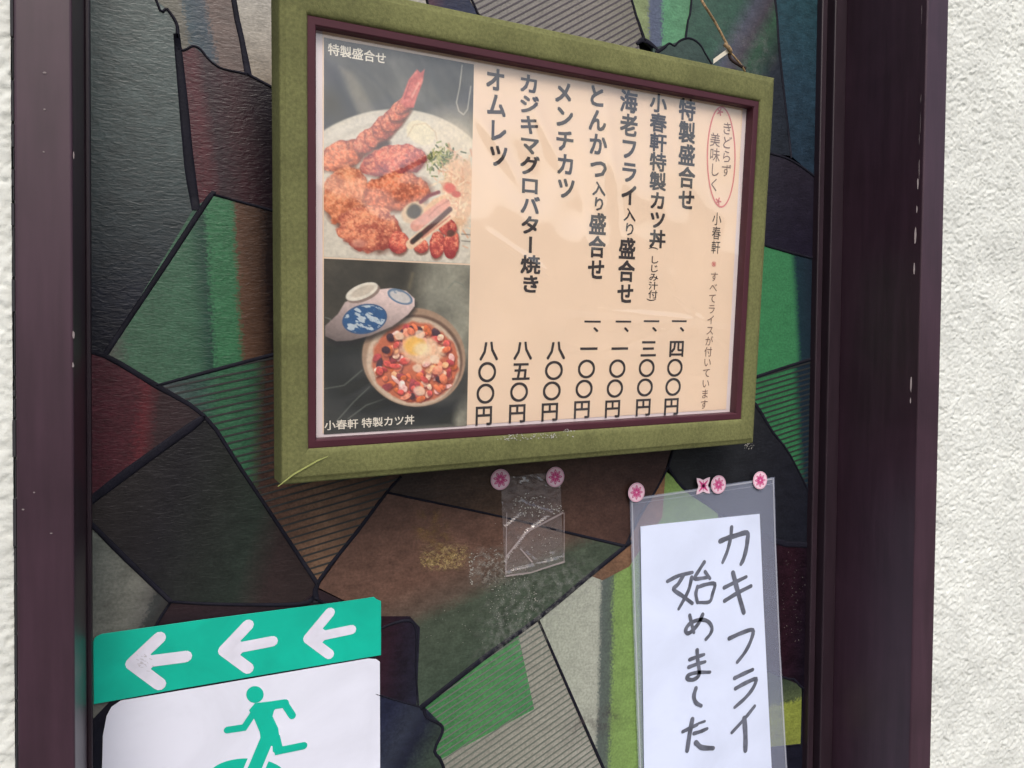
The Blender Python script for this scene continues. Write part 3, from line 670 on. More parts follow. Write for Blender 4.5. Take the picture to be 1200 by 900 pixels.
mb = MB(); column(mb, MP, "小春軒", (840.5, 248), (838.5, 298), 11, TXT, 0.0); mb.build('small_lettering', m_ink, sheet)
mb = MB(); column(mb, MP, "※", (838.5, 303), (838.3, 315), 10, TXT, 0.0); mb.build('small_lettering', m_red, sheet)
mb = MB(); column(mb, MP, "すべてライスが付いています", (837.5, 318), (824.6, 480), 9.5, TXT, 0.0); mb.build('small_lettering', m_inkthin, sheet)
mb = MB(); column(mb, MP, "きどらず", (852.3, 142), (851, 208), 12.5, TXT, 0.0); column(mb, MP, "美味しく", (838.3, 155), (837, 225), 12.5, TXT, 0.0)
mb.build('stamp_lettering', m_inkthin, sheet)
mb = MB(); ring = []
for k in range(49):
    a = 2 * math.pi * k / 48; ring.append(mh(845 + 16.2 * math.sin(a) , 184 - 58.5 * math.cos(a)))
stroke(mb, MP, ring, 0.0016, TXT, 0); mb.build('oval_stamp', m_red, sheet); mb = MB()
for cx_, cy_ in ((843.5, 131), (841.5, 236)):
    mb = MB()
    for k in range(5):
        a = 2 * math.pi * k / 5; c = mh(cx_, cy_); stroke(mb, MP, [c, c + .0032 * np.array([math.cos(a), math.sin(a)])], .0016, TXT + .00004)
    mb.build('stamp_blossom', m_red, sheet)

# -- the two printed photographs, drawn point by point into a colour attribute
def vn(x, y, seed=0):
    xi = np.floor(x).astype(int); yi = np.floor(y).astype(int); fx = x - xi; fy = y - yi
    fx = fx * fx * (3 - 2 * fx); fy = fy * fy * (3 - 2 * fy)
    def hsh(a, b_): q = (a * 374761393 + b_ * 668265263 + seed * 974711) & 0x7fffffff; q = ((q ^ (q >> 13)) * 1274126177) & 0x7fffffff; return (q ^ (q >> 16)) % 10007 / 10007.0
    return (hsh(xi, yi) * (1 - fx) + hsh(xi + 1, yi) * fx) * (1 - fy) + (hsh(xi, yi + 1) * (1 - fx) + hsh(xi + 1, yi + 1) * fx) * fy
def fbm(x, y, s, seed=0): return sum(vn(x / s * 2 ** k, y / s * 2 ** k, seed + k) / 2 ** k for k in range(4)) / 1.875
class Paint:
    def __init__(s, c4, nx, ny):
        s.nx, s.ny = nx, ny; a = np.linspace(0, 1, nx)[None, :]; b_ = np.linspace(0, 1, ny)[:, None]
        q = [np.array(c, float) for c in c4]
        s.X = q[0][0] * (1 - a) * (1 - b_) + q[1][0] * a * (1 - b_) + q[2][0] * a * b_ + q[3][0] * (1 - a) * b_
        s.Y = q[0][1] * (1 - a) * (1 - b_) + q[1][1] * a * (1 - b_) + q[2][1] * a * b_ + q[3][1] * (1 - a) * b_
        s.c = np.zeros((ny, nx, 3))
    def fill(s, c, m): m = np.clip(m, 0, 1)[..., None]; s.c = s.c * (1 - m) + (np.array(c, float) if np.ndim(c) < 3 else c) * m
    def ell(s, cx, cy, rx, ry, rot=0, soft=.08, rough=0., sc=8, seed=1):
        r = math.radians(rot); dx = s.X - cx; dy = s.Y - cy; u = (dx * math.cos(r) + dy * math.sin(r)) / rx; v = (-dx * math.sin(r) + dy * math.cos(r)) / ry
        d = np.sqrt(u * u + v * v) + rough * (fbm(s.X, s.Y, sc, seed) - .5) * 2
        return np.clip((1 - d) / soft + .5, 0, 1), u, v, d
    def poly(s, pts, soft=1.0):
        ins = np.zeros(s.X.shape, bool); dist = np.full(s.X.shape, 1e9); n = len(pts)
        for i in range(n):
            (x0, y0), (x1, y1) = pts[i], pts[(i + 1) % n]
            cnd = ((y0 > s.Y) != (y1 > s.Y)) & (s.X < (x1 - x0) * (s.Y - y0) / (y1 - y0 + 1e-9) + x0); ins ^= cnd
            t = np.clip(((s.X - x0) * (x1 - x0) + (s.Y - y0) * (y1 - y0)) / ((x1 - x0) ** 2 + (y1 - y0) ** 2 + 1e-9), 0, 1)
            dist = np.minimum(dist, np.hypot(s.X - x0 - t * (x1 - x0), s.Y - y0 - t * (y1 - y0)))
        return np.clip(np.where(ins, dist, -dist) / soft + .5, 0, 1)
    def line(s, pts, wd, soft=.8):
        dist = np.full(s.X.shape, 1e9)
        for i in range(len(pts) - 1):
            (x0, y0), (x1, y1) = pts[i], pts[i + 1]
            t = np.clip(((s.X - x0) * (x1 - x0) + (s.Y - y0) * (y1 - y0)) / ((x1 - x0) ** 2 + (y1 - y0) ** 2 + 1e-9), 0, 1)
            dist = np.minimum(dist, np.hypot(s.X - x0 - t * (x1 - x0), s.Y - y0 - t * (y1 - y0)))
        return np.clip((wd / 2 - dist) / soft + .5, 0, 1)
    def fried(s, cx, cy, rx, ry, rot, col, seed, dark=(120, 52, 36), hi=(255, 196, 152)):
        col = [min(255, c * k) for c, k in zip(col, (1.10, 1.10, 1.14))]; dark = [c * 1.05 for c in dark]
        e, *_ = s.ell(cx + 1.0, cy + 2.6, rx * 1.05, ry * 1.08, rot, soft=.25, rough=.1, sc=7, seed=seed); s.fill((96, 52, 38), e * .7)
        m, u, v, d = s.ell(cx, cy, rx * 1.07, ry * 1.08, rot, soft=.06, rough=.17, sc=9, seed=seed)
        n = fbm(s.X, s.Y, 3.2, seed + 5); n2 = fbm(s.X, s.Y, 12, seed + 9); n3 = fbm(s.X, s.Y, 1.6, seed + 3)
        sh = np.clip(.68 - .22 * v - .08 * u + (n - .5) * 1.15 + (n2 - .5) * 1.1 - np.clip(d - .72, 0, 1) * 1.3, 0, 1)[..., None]
        c = np.array(dark) * (1 - sh) + np.array(col) * sh
        hl = np.clip((n3 - .5) * 3.2 + (sh[..., 0] - .62) * 1.3 - v * .25, 0, 1)[..., None]; c = c * (1 - hl * .55) + np.array(hi) * hl * .55
        dk = np.clip((.36 - n3) * 5, 0, 1)[..., None] * np.clip((.5 - n2) * 5 + .4, 0, 1)[..., None]; c = c * (1 - dk * .5) + np.array((128, 50, 34)) * dk * .5
        s.fill(c, m)
    def mesh(s, P, rect, h, name, parent):
        u0, v0, u1, v1 = rect; nx, ny = s.nx, s.ny; v = [P.at(u0 + (u1 - u0) * i / (nx - 1), v0 + (v1 - v0) * j / (ny - 1), h) for j in range(ny) for i in range(nx)]
        f = [(j * nx + i, (j + 1) * nx + i, (j + 1) * nx + i + 1, j * nx + i + 1) for j in range(ny - 1) for i in range(nx - 1)]
        m = bpy.data.materials.new('printed_photo_ink'); m.use_nodes = True; t = m.node_tree; b_ = t.nodes['Principled BSDF']; b_.inputs['Roughness'].default_value = .5
        at = t.nodes.new('ShaderNodeAttribute'); at.attribute_name = 'ink'; t.links.new(at.outputs['Color'], b_.inputs['Base Color'])
        o = obj(name, v, f, m, parent)
        x = np.clip(s.c, 0, 255) / 255; x = np.where(x <= .04045, x / 12.92, ((x + .055) / 1.055) ** 2.4)
        ca = o.data.color_attributes.new('ink', 'FLOAT_COLOR', 'POINT'); ca.data.foreach_set('color', np.concatenate([x, np.ones(x.shape[:2] + (1,))], 2).astype(np.float32).ravel())
        return o
# plate of fried food
p1 = Paint(((382, 45), (556, 75), (552, 306), (379, 301)), 250, 330); X, Y = p1.X, p1.Y
st = fbm((X * .8 + Y * .55), (Y * .5 - X * .75) * 3.0, 34, 3); st2 = fbm(X + Y * .3, Y - X * .6, 60, 8)
base = np.array((62, 62, 58)) * (1 - st[..., None]) + np.array((136, 134, 122)) * st[..., None]; base = base * (.62 + .7 * st2[..., None])
p1.c = base; p1.c *= .84; p1.fill((36, 34, 32), p1.poly([(380, 70), (396, 84), (406, 110), (420, 132), (412, 140), (380, 150)], 9) * .85)
p1.fill((132, 124, 104), p1.poly([(398, 78), (412, 84), (432, 120), (440, 134), (422, 138), (410, 112)], 7) * .7)
p1.fill((48, 50, 50), p1.line([(412, 70), (440, 96), (462, 124)], 5, 5) * .6); p1.fill((60, 64, 64), p1.line([(500, 80), (520, 118), (556, 150)], 7, 6) * .6)
p1.fill((186, 180, 164), p1.line([(541, 76), (538, 100), (534, 118), (537, 128), (543, 132), (548, 126), (552, 100)], 1.7, 1.2) * .8)
e, u, v, d = p1.ell(462, 240, 128, 114, 0, soft=.02)
p1.fill((222, 214, 196), e); p1.fill((206, 196, 172), np.clip((d - .93) * 12, 0, 1) * e * .5); p1.fill((200, 192, 172), np.clip(1 - abs(d - .86) * 30, 0, 1) * e * .5)
p1.fill((242, 226, 196), p1.ell(530, 170, 40, 40, 0, soft=.8)[0] * .7)
p1.fill((240, 228, 196), p1.ell(490, 153, 18, 13, 30, soft=.15)[0]); p1.fill((214, 190, 150), p1.line([(474, 158), (482, 144), (496, 142), (508, 152), (510, 162)], 1.4, 1.2) * .6)
for k in range(120):
    x, y = rng.normal(517, 12), rng.normal(183, 8); a = rng.uniform(0, 3.1); L = rng.uniform(2, 7)
    p1.fill([(96, 110, 52), (140, 150, 84), (70, 84, 44), (190, 184, 116)][k % 4], p1.line([(x, y), (x + L * math.cos(a), y + L * math.sin(a))], rng.uniform(1.2, 2.6), 1) * .85)
p1.fill((236, 192, 152), p1.ell(537, 224, 21, 44, 4, soft=.3, rough=.25, sc=9)[0] * .9)
for k in range(150):
    x, y = rng.normal(533, 11), rng.normal(220, 24); a = rng.uniform(0, 3.1); L = rng.uniform(4, 12)
    p1.fill([(246, 212, 172), (236, 188, 150), (252, 228, 192), (226, 168, 130)][k % 4], p1.line([(x, y), (x + L * math.cos(a), y + L * math.sin(a))], rng.uniform(1.2, 3), 1) * .7)
p1.fill((222, 96, 78), p1.ell(526, 217, 8, 6, 10, soft=.5, rough=.3)[0]); p1.fill((206, 88, 70), p1.ell(534, 224, 6, 4, 10, soft=.5, rough=.3)[0])
p1.fried(400, 180, 27, 15, -24, (226, 122, 74), 11)
for k, (x, y, r) in enumerate(((428, 163, 13), (440, 156, 13), (449, 146, 13), (458, 137, 12.5), (466, 127, 11.5), (471, 120, 9))): p1.fried(x, y, r + 3, r - 2, -44, (206, 108, 76), 20 + k, dark=(136, 66, 60))
m = p1.poly([(466, 118), (476, 92), (486, 80), (490, 84), (495, 80), (493, 94), (486, 112), (482, 124), (472, 124)], 1.6); n = fbm(X, Y, 4, 77)[..., None]
p1.fill(np.array((176, 62, 58)) * (1 - n) + np.array((244, 150, 130)) * n, m); p1.fill((250, 196, 168), p1.line([(488, 96), (480, 112)], 2, 1.5) * .6); p1.fill((150, 52, 50), p1.line([(478, 94), (471, 114)], 1.5, 1.5) * .6)
p1.fill((60, 40, 34), p1.ell(446, 168, 9, 5, -20, soft=.6)[0] * .8)
p1.fried(459, 186, 37, 17, -10, (212, 104, 76), 31, dark=(122, 44, 50))
p1.fried(404, 228, 24, 33, 6, (228, 146, 98), 41, dark=(160, 78, 48)); p1.fried(463, 222, 37, 20, -8, (226, 126, 82), 51, dark=(134, 62, 42))
p1.fried(430, 266, 33, 25, 8, (232, 150, 106), 61, dark=(150, 66, 54)); p1.fill((238, 176, 150), p1.ell(418, 284, 9, 5, -10, soft=.6, rough=.3)[0] * .6)
p1.fill((226, 196, 160), p1.ell(482, 246, 16, 12, -30, soft=.2)[0]); p1.fill((74, 64, 52), p1.ell(482, 245, 9, 9, 0, soft=.4, rough=.2)[0])
p1.fill((130, 44, 56), p1.line([(490, 234), (500, 226), (512, 222)], 4, 2)); p1.fill((240, 196, 150), p1.line([(498, 244), (508, 234), (518, 230)], 9, 2)); p1.fill((128, 60, 58), p1.line([(500, 250), (510, 240), (524, 232)], 2, 1.5) * .8)
for x, y, a, b2 in ((464, 282, 11, 13), (490, 286, 9, 8), (510, 284, 9, 15), (528, 282, 9, 16), (523, 262, 11, 9)): p1.fried(x, y, a, b2, 8, (230, 122, 92), int(x), dark=(150, 48, 50))
p1.fill((236, 160, 140), p1.line([(484, 262), (500, 250), (520, 236)], 13, 2) * .8); p1.fill((246, 214, 178), p1.line([(478, 284), (498, 268), (528, 246)], 12, 1.6)); p1.fill((92, 52, 48), p1.line([(480, 281), (498, 266), (526, 242)], 6, 2)); p1.fill((60, 50, 44), p1.line([(481, 280), (490, 272)], 5, 2)); p1.fill((190, 84, 74), p1.line([(492, 276), (526, 250)], 2, 1.5) * .5)
p1.fill((88, 60, 48), p1.ell(527, 270, 5, 4, 0, soft=.5)[0] * .8)
p1.fill((120, 116, 104), p1.line([(541, 271), (556, 272)], 1.4, 1) * .7); p1.fill((120, 116, 104), p1.line([(541, 279), (556, 280)], 1.4, 1) * .7)
g_ = (fbm(X, Y, 3, 99) - .5)[..., None]; p1.c = p1.c * (1 + .16 * g_)
def rect4(c4):
    q = [mh(*p) for p in c4]; return ((q[0][0] + q[3][0]) / 2, (q[0][1] + q[1][1]) / 2, (q[1][0] + q[2][0]) / 2, (q[2][1] + q[3][1]) / 2)
r1 = rect4(((382, 45), (556, 75), (552, 306), (379, 301))); r2 = rect4(((379.5, 302), (552, 307), (544, 499.5), (377.5, 508.5)))
u0 = (r1[0] + r2[0]) / 2; u1 = (r1[2] + r2[2]) / 2
vm = mh(379, 301)[1]
ph1 = p1.mesh(MP, (u0, r1[1], u1, vm), HP + .0002, 'food_photo', sheet); ph1['label'] = 'printed photo of a plate of fried prawn and cutlets'
# bowl with lid
p2 = Paint(((379.5, 302), (552, 307), (544, 499.5), (377.5, 508.5)), 250, 290); X, Y = p2.X, p2.Y
st = fbm(X * .9 + Y * .3, Y - X * .4, 26, 5)[..., None]; gl = np.clip((X - 380 + (Y - 300) * .15 - 92) / 36, 0, 1)[..., None]
p2.c = (np.array((66, 62, 52)) * (1 - gl) + np.array((142, 140, 124)) * gl) * (.7 + .6 * st)
p2.fill((40, 42, 38), p2.poly([(378, 400), (420, 398), (424, 440), (470, 478), (530, 470), (528, 500), (378, 510)], 10) * .9)
p2.fill((128, 116, 90), p2.line([(480, 318), (476, 334)], 4, 4) * .6)
for pts in ([(379, 454), (400, 450), (420, 432)], [(392, 492), (410, 470), (428, 452)], [(404, 490), (424, 474), (446, 466)], [(380, 384), (386, 380), (386, 372), (380, 370)], [(524, 334), (532, 326), (542, 330), (546, 336)]):
    p2.fill((128, 134, 122), p2.line(pts, 1.5, 1.3) * .6)
p2.fill((30, 30, 28), p2.ell(492, 446, 62, 46, 0, soft=.35)[0] * .7)
e, u, v, d = p2.ell(482, 417, 62, 59, 8, soft=.03); p2.fill((176, 146, 120), e); p2.fill((112, 86, 70), p2.ell(484, 419, 56, 53, 8, soft=.05)[0]); p2.fill((214, 190, 164), p2.ell(481, 422, 56, 53, 8, soft=.05)[0])
e, *_ = p2.ell(483, 423, 52, 48, 8, soft=.06, rough=.05); p2.fill((206, 116, 84), e)
pal = [(232, 132, 96), (214, 92, 84), (240, 176, 130), (180, 74, 76), (250, 206, 176), (226, 118, 78), (196, 104, 60), (244, 190, 180), (150, 70, 74), (70, 48, 56), (236, 150, 120)]
for k in range(170):
    a = rng.uniform(0, 6.28); r = math.sqrt(rng.uniform(.04, .94)); x = 483 + 49 * r * math.cos(a); y = 424 + 45 * r * math.sin(a)
    s1, s2 = rng.uniform(3, 7.5), rng.uniform(2.4, 5); ro = rng.uniform(0, 180); c = np.array(pal[rng.integers(len(pal))], float)
    p2.fill((110, 48, 44), p2.ell(x + .8, y + 1.6, s1 * 1.1, s2 * 1.15, ro, soft=.4)[0] * e * .55)
    m, uu, vv, _ = p2.ell(x, y, s1, s2, ro, soft=.25, rough=.15, sc=4, seed=k); sh = (1.08 - .18 * (Y - y) / 5 + (fbm(X, Y, 3, k) - .5) * .5)[..., None]
    p2.fill(c * sh, m * e)
p2.fill((252, 214, 176), p2.ell(490, 408, 25, 17, 10, soft=.3, rough=.25)[0] * .85); p2.fill((248, 196, 104), p2.ell(482, 403, 13, 11, 0, soft=.35)[0]); p2.fill((254, 232, 190), p2.ell(490, 407, 10, 8, 0, soft=.6)[0] * .8)
for x, y, s_ in ((488, 389, 5), (505, 419, 5), (484, 430, 5), (486, 457, 6), (463, 391, 5)): p2.fill((254, 228, 200), p2.ell(x, y, s_ * 1.2, s_, 20, soft=.4, rough=.2)[0] * .8)
lid = [(380, 392), (380, 380), (394, 366), (402, 352), (416, 346), (438, 337), (454, 335), (472, 338), (482, 347), (482, 356), (474, 366), (455, 380), (430, 391), (408, 397), (392, 398)]
p2.fill((28, 26, 26), p2.poly([(x + 2, y + 5) for x, y in lid], 6) * .7)
m = p2.poly(lid, 1.4); sh = np.clip(1.04 - (Y - 345) / 120 + (X - 430) / 500, .5, 1.1)[..., None]; p2.fill(np.array((222, 198, 190)) * sh, m)
n = fbm(X + Y * .4, (Y - X * .35) * 2.2, 8, 17)
e, *_ = p2.ell(424, 371.5, 25, 16, -14, soft=.08); p2.fill((50, 92, 138), e); p2.fill((196, 208, 214), e * np.clip((n - .52) * 12, 0, 1)); p2.fill((58, 90, 130), p2.line([(x, y) for x, y in [(424 + 25 * math.cos(t) * .97 + 16 * .24 * math.sin(t), 371.5 - 25 * .24 * math.cos(t) + 16 * math.sin(t)) for t in np.linspace(0, 6.3, 40)]], 1.6, 1))
e, *_ = p2.ell(465, 345, 15.5, 8, 22, soft=.12); p2.fill((96, 126, 156), e); p2.fill((216, 210, 204), p2.ell(465, 345, 13, 6.2, 22, soft=.2)[0]); p2.fill((120, 140, 160), e * np.clip((n - .56) * 12, 0, 1) * .7)
p2.fill((150, 130, 118), p2.ell(423, 342, 20, 8.6, -24, soft=.1)[0]); e, *_ = p2.ell(421, 339.5, 19.5, 8.4, -24, soft=.1); p2.fill((236, 228, 210), e); p2.fill((206, 192, 172), p2.ell(422, 339, 14.5, 5, -24, soft=.25)[0] * .8)
g_ = (fbm(X, Y, 3, 98) - .5)[..., None]; p2.c = p2.c * (1 + .16 * g_)
ph2 = p2.mesh(MP, (u0, vm + .0012, u1, r2[3]), HP + .0002, 'food_photo', sheet); ph2['label'] = 'printed photo of a rice bowl beside its blue and white lid'
def row(mb, text, p0, p1, hpx, h, bold):
    a, b_ = mh(*p0, h), mh(*p1, h); n = len(text); t = mh(p0[0], p0[1] - hpx / 2, h); q = mh(p0[0], p0[1] + hpx / 2, h); hm = abs(q[1] - t[1]); cell = (b_ - a) / n
    for i, chh in enumerate(text):
        if chh != ' ': put_glyph(mb, MP, chh, a + cell * (i + .5), abs(cell[0]), hm, h, bold)
mb = MB(); row(mb, "特製盛合せ", (384, 57), (453, 69), 14.5, HP + .00045, .03); mb.build('caption_lettering', m_wtxt, sheet)
mb = MB(); row(mb, "小春軒", (380, 498.8), (420, 496.2), 12, HP + .00045, .02); row(mb, "特製カツ丼", (423.5, 495.8), (486, 491.5), 12, HP + .00045, .02); mb.build('caption_lettering', m_wtxt, sheet)

# -- wrinkled clear film over the sheet
nx, ny = 150, 110; v = []
cre = [((.52, .66), (1.0, .70), .010, .0009), ((.62, .80), (.92, .66), .006, .0006), ((.33, .45), (.50, .58), .008, .0007), ((.60, .0), (.66, .55), .012, .0010), ((.78, .58), (.98, .78), .006, .0006),
       ((.30, .12), (.42, .34), .014, .0010), ((.40, .02), (.52, .30), .016, .0012), ((.55, .30), (.60, .70), .010, .0007), ((.1, .35), (.28, .2), .01, .0006), ((.05, .9), (.3, .72), .008, .0006)]
for j in range(ny + 1):
    for i in range(nx + 1):
        a, b_ = i / nx, j / ny; u_ = fw + (WM - 2 * fw) * a; q_ = fw + (HM - 2 * fw) * b_
        h = .0022 * noise.noise(Vector((a * 5, b_ * 3.2, 1))) + .0008 * noise.noise(Vector((a * 15, b_ * 9, 4)))
        for (s0, s1), (t0, t1), wd, am in cre:
            dx, dy = t0 - s0, t1 - s1; t = max(0, min(1, ((a - s0) * dx + (b_ - s1) * dy) / (dx * dx + dy * dy))); dd = math.hypot(a - s0 - t * dx, b_ - s1 - t * dy)
            h += am * math.exp(-(dd / wd) ** 2) * math.sin(math.pi * min(1, max(0, t * .9 + .05)))
        h = max(.0009, .0026 + h * 1.15 - .0038 * math.exp(-b_ / .22) + .0012)
        v.append(MP.at(u_, q_, HP + h))
f = [(j * (nx + 1) + i, (j + 1) * (nx + 1) + i, (j + 1) * (nx + 1) + i + 1, j * (nx + 1) + i + 1) for j in range(ny) for i in range(nx)]
obj('clear_film', v, f, film_mat('menu_clear_film', haze=.015, rough=.07, ior=2.0, gloss=.95), menu, smooth=True)
# -- frame details: flecks of old tape on the lower rail, loose fabric fold, twine
mb = MB()
for cx_, cy_, rx, ry, n in ((630, 511, 44, 3, 60), (600, 514, 20, 2.5, 24), (668, 505, 8, 3, 16)): flecks(mb, cx_, cy_, rx, ry, n, .4, 1.6, MP, .0026)
tag(mb.build('tape_residue', m_res, menu), kind='stuff')
mb = MB(); e_ = [MP.hit(p[0], p[1], .0035) for p in ((326, 570), (344, 556), (372, 540), (384, 535))]
stroke(mb, MP, e_, [.0006, .0012, .0012, .0004], .0032); mb.build('fabric_fold', mat('fold_fabric', (158, 164, 96), rough=.85, bump=.5, bscale=900), menu)
ZK = 0.002
def T3(px, py, y): return W(px, py, y)
yk = MP.at(*MP.hit(852, 56), 0)[1] + 0.004
mb = MB(); pts = [T3(760, -115, -.004), T3(800, -40, -.03), T3(822, 0, yk - .004), T3(838, 26, yk), T3(853, 54, yk)]
tw = smooth_pts(pts, 10); tube(mb, tw, .0011, 8)
for s_ in range(2):                                   # two strands wound round it
    hl = [p + .0009 * np.array([math.cos(i * 1.1 + s_ * 3.14), 0, math.sin(i * 1.1 + s_ * 3.14)]) for i, p in enumerate(smooth_pts(pts, 40))]; tube(mb, hl, .0006, 5)
mb.build('hanging_twine', m_cord, menu, smooth=True)
mb = MB(); tube(mb, smooth_pts([T3(849, 52, yk), T3(854, 56, yk - .003), T3(856, 61, yk - .001), T3(851, 60, yk + .002)], 5), [.0018] * 16, 8)
tube(mb, smooth_pts([T3(853, 58, yk), T3(860, 66, yk - .001), T3(869, 77, yk), T3(873, 84, yk + .003)], 4), .0010, 6); mb.build('twine_knot', m_cord, menu, smooth=True)
mb = MB(); tube(mb, smooth_pts([T3(854, 62, yk + .001), T3(857, 70, yk), T3(866, 76, yk), T3(873, 80, yk + .002)], 4), .0016, 6); mb.build('twine_tail', m_cordd, menu, smooth=True)
mb = MB(); a0 = [T3(836, 72, yk + .002), T3(844, 66, yk), T3(854, 59, yk - .001)]
v = []; 
for p in a0: v += [p + np.array([0, 0, .0022]), p - np.array([0, 0, .0022])]
mb.add(v, [(0, 1, 3, 2), (2, 3, 5, 4)]); mb.build('cord_tape', m_ctape, menu)
mb = MB(); hk = T3(760, -115, -.002); tube(mb, [hk + np.array([0, .003, 0]), hk + np.array([0, -.008, 0]), hk + np.array([0, -.010, .006])], .0016, 8); mb.build('hook', m_cordd, menu, smooth=True)

# ------------------------------------------------------------------ stickers on the glass
def gpoly(pts, h=0): return [WALLP.hit(px, py, h) for px, py in pts]
def z4(x, y): return (80 + x / 3.158, 680 + y / 3.158)
def curl_sheet(name, c4, mt, h0, parent, bulge=.0007, nx=30, ny=20, radius=None, th=.0004, seed=1):
    """thin sheet between four corners (tl, tr, br, bl) that bows a little away from the glass, corners optionally rounded"""
    q = [WALLP.hit(*p) for p in c4]; v = []; keep = []
    for side in (0, 1):
        for j in range(ny + 1):
            for i in range(nx + 1):
                a, b_ = i / nx, j / ny
                if radius:                         # squeeze the outer ring towards a rounded corner
                    rl, rr = radius; 
                    for cxr, cyr, rad in ((0, 0, rl), (1, 0, rr)):
                        pass
                p = q[0] * (1 - a) * (1 - b_) + q[1] * a * (1 - b_) + q[2] * a * b_ + q[3] * (1 - a) * b_
                hh = h0 + bulge * (noise.noise(Vector((a * 3 + seed, b_ * 3, seed))) + .5) - side * th
                v.append(WALLP.at(p[0], p[1], hh))
    N = (nx + 1) * (ny + 1); f = []
    for j in range(ny):
        for i in range(nx):
            a = j * (nx + 1) + i; f += [(a, a + nx + 1, a + nx + 2, a + 1), (N + a, N + a + 1, N + a + nx + 2, N + a + nx + 1)]
    for i in range(nx): f += [(i, i + 1, N + i + 1, N + i), (ny * (nx + 1) + i + 1, ny * (nx + 1) + i, N + ny * (nx + 1) + i, N + ny * (nx + 1) + i + 1)]
    for j in range(ny): a = j * (nx + 1); f += [(a + nx + 1, a, N + a, N + a + nx + 1)]; a += nx; f += [(a, a + nx + 1, N + a + nx + 1, N + a)]
    return obj(name, v, f, mt, parent, smooth=False)
# white sheet with running figure
ss = empty('running_figure_sheet', tuple(W(282, 1010)), 'white sheet with a green running figure, stuck on the glass under the teal arrow strip', 'sign')
out = [z4(128, 574), z4(132, 552), z4(142, 500), z4(160, 466), z4(195, 443), z4(500, 392), z4(1108, 288), z4(1138, 290), z4(1152, 300), (445.5, 1040), (116, 1040)]
mb = MB(); slab(mb, WALLP, gpoly(out), .0008, .0013); sh_ = mb.build('sheet', m_sheetw, ss); bevel(sh_, .0002, 1)
FH = .0016
def zs(mb, pts, wz, h=FH, sm=True):
    pts = [WALLP.hit(*z4(*p)) for p in (smooth_pts(pts, 4) if sm else pts)]; stroke(mb, WALLP, pts, wz / 3.158 * mpx(300, 830), h)
def zpoly(mb, pts, h): q = [WALLP.hit(*z4(*p)) for p in pts]; mb.add([WALLP.at(*p, h) for p in (q if area2(q) < 0 else q[::-1])], [list(range(len(q)))])
fig = MB()
zpoly(fig, [(690 + 32 * math.cos(a), 420 + 31 * math.sin(a)) for a in np.linspace(0, 6.2, 28)], FH + .00003)
zs(fig, [(692, 478), (668, 515), (650, 542), (588, 551)], 25, FH, False); zs(fig, [(700, 468), (800, 453)], 32, FH + .00004, False); zs(fig, [(800, 455), (828, 498)], 27, FH + .00006, False)
zpoly(fig, [(668, 478), (690, 452), (790, 440), (760, 480), (755, 500), (776, 545), (782, 590), (760, 612), (712, 600), (708, 560), (688, 512)], FH + .00002)
zs(fig, [(766, 575), (776, 628), (870, 609)], 28, FH + .00010, False); zpoly(fig, [(752, 560), (782, 570), (792, 612), (768, 640), (756, 630)], FH + .00007)
fig.build('running_figure', m_teal, sh_)
fig = MB(); e_ = [(662 + 142 * math.cos(a), 722 + 66 * math.sin(a)) for a in np.linspace(0, 6.2, 40)]; zpoly(fig, e_, FH - .0002); fig.build('ground_ellipse', m_teal, sh_)
fig = MB(); zs(fig, [(733, 590), (690, 690), (625, 835), (600, 900)], 78, FH - .0001, False); fig.build('leg_outline', m_sheetw, sh_)
fig = MB(); zs(fig, [(736, 580), (690, 690), (625, 835), (600, 900)], 50, FH + .00016, False); fig.build('figure_leg', m_teal, sh_)
# teal arrow strip
ar = empty('arrow_strip', tuple(W(278, 800)), 'teal green strip with three white arrows pointing left, above the running figure', 'sign')
out = [z4(93, 225), z4(97, 212), z4(107, 203), z4(125, 195), z4(500, 142), z4(1000, 78), z4(1128, 59), z4(1140, 68), z4(1155, 74), z4(1155, 274), z4(800, 333), z4(400, 400), z4(95, 455)]
mb = MB(); slab(mb, WALLP, gpoly(out), .0018, .0024); st_ = mb.build('strip', m_teal, ar); bevel(st_, .0002, 1)
AH = .0026
for tip, upn, lo, sh0, w1 in (((236, 304), (337, 209), (338, 380), (435, 278), 43), ((575, 256), (664, 162), (664, 322), (754, 222), 41), ((886, 212), (966, 116), (963, 270), (1046, 179), 38)):
    mb = MB(); zs(mb, [upn, tip], w1, AH, False); zs(mb, [tip, lo], w1, AH + .00003, False); zs(mb, [tip, sh0], w1 * .96, AH + .00006, False)
    a_ = np.array(tip); zpoly(mb, [a_ + (-w1 * .42, 0), a_ * .45 + np.array(upn) * .55 + (w1 * .1, w1 * .3), (a_ * .5 + np.array(sh0) * .5), a_ * .45 + np.array(lo) * .55 + (w1 * .1, -w1 * .3)], AH + .00008)
    mb.build('arrow', m_arrow, st_)
mb = MB()
for k in range(26):
    x, y = random.gauss(278, 17), random.gauss(298, 12); a = random.uniform(-.6, .9); L = random.uniform(3, 11)
    zs(mb, [(x, y), (x + L * math.cos(a), y + L * math.sin(a))], random.uniform(1.4, 3.4), AH + .0001 + k * 2e-6, False)
tag(mb.build('scuff', mat('grey_scuff', (196, 194, 204)), st_), kind='stuff')
# peeling lower edge shadow line: a thin dark gap of air under the strip is left open by its thickness

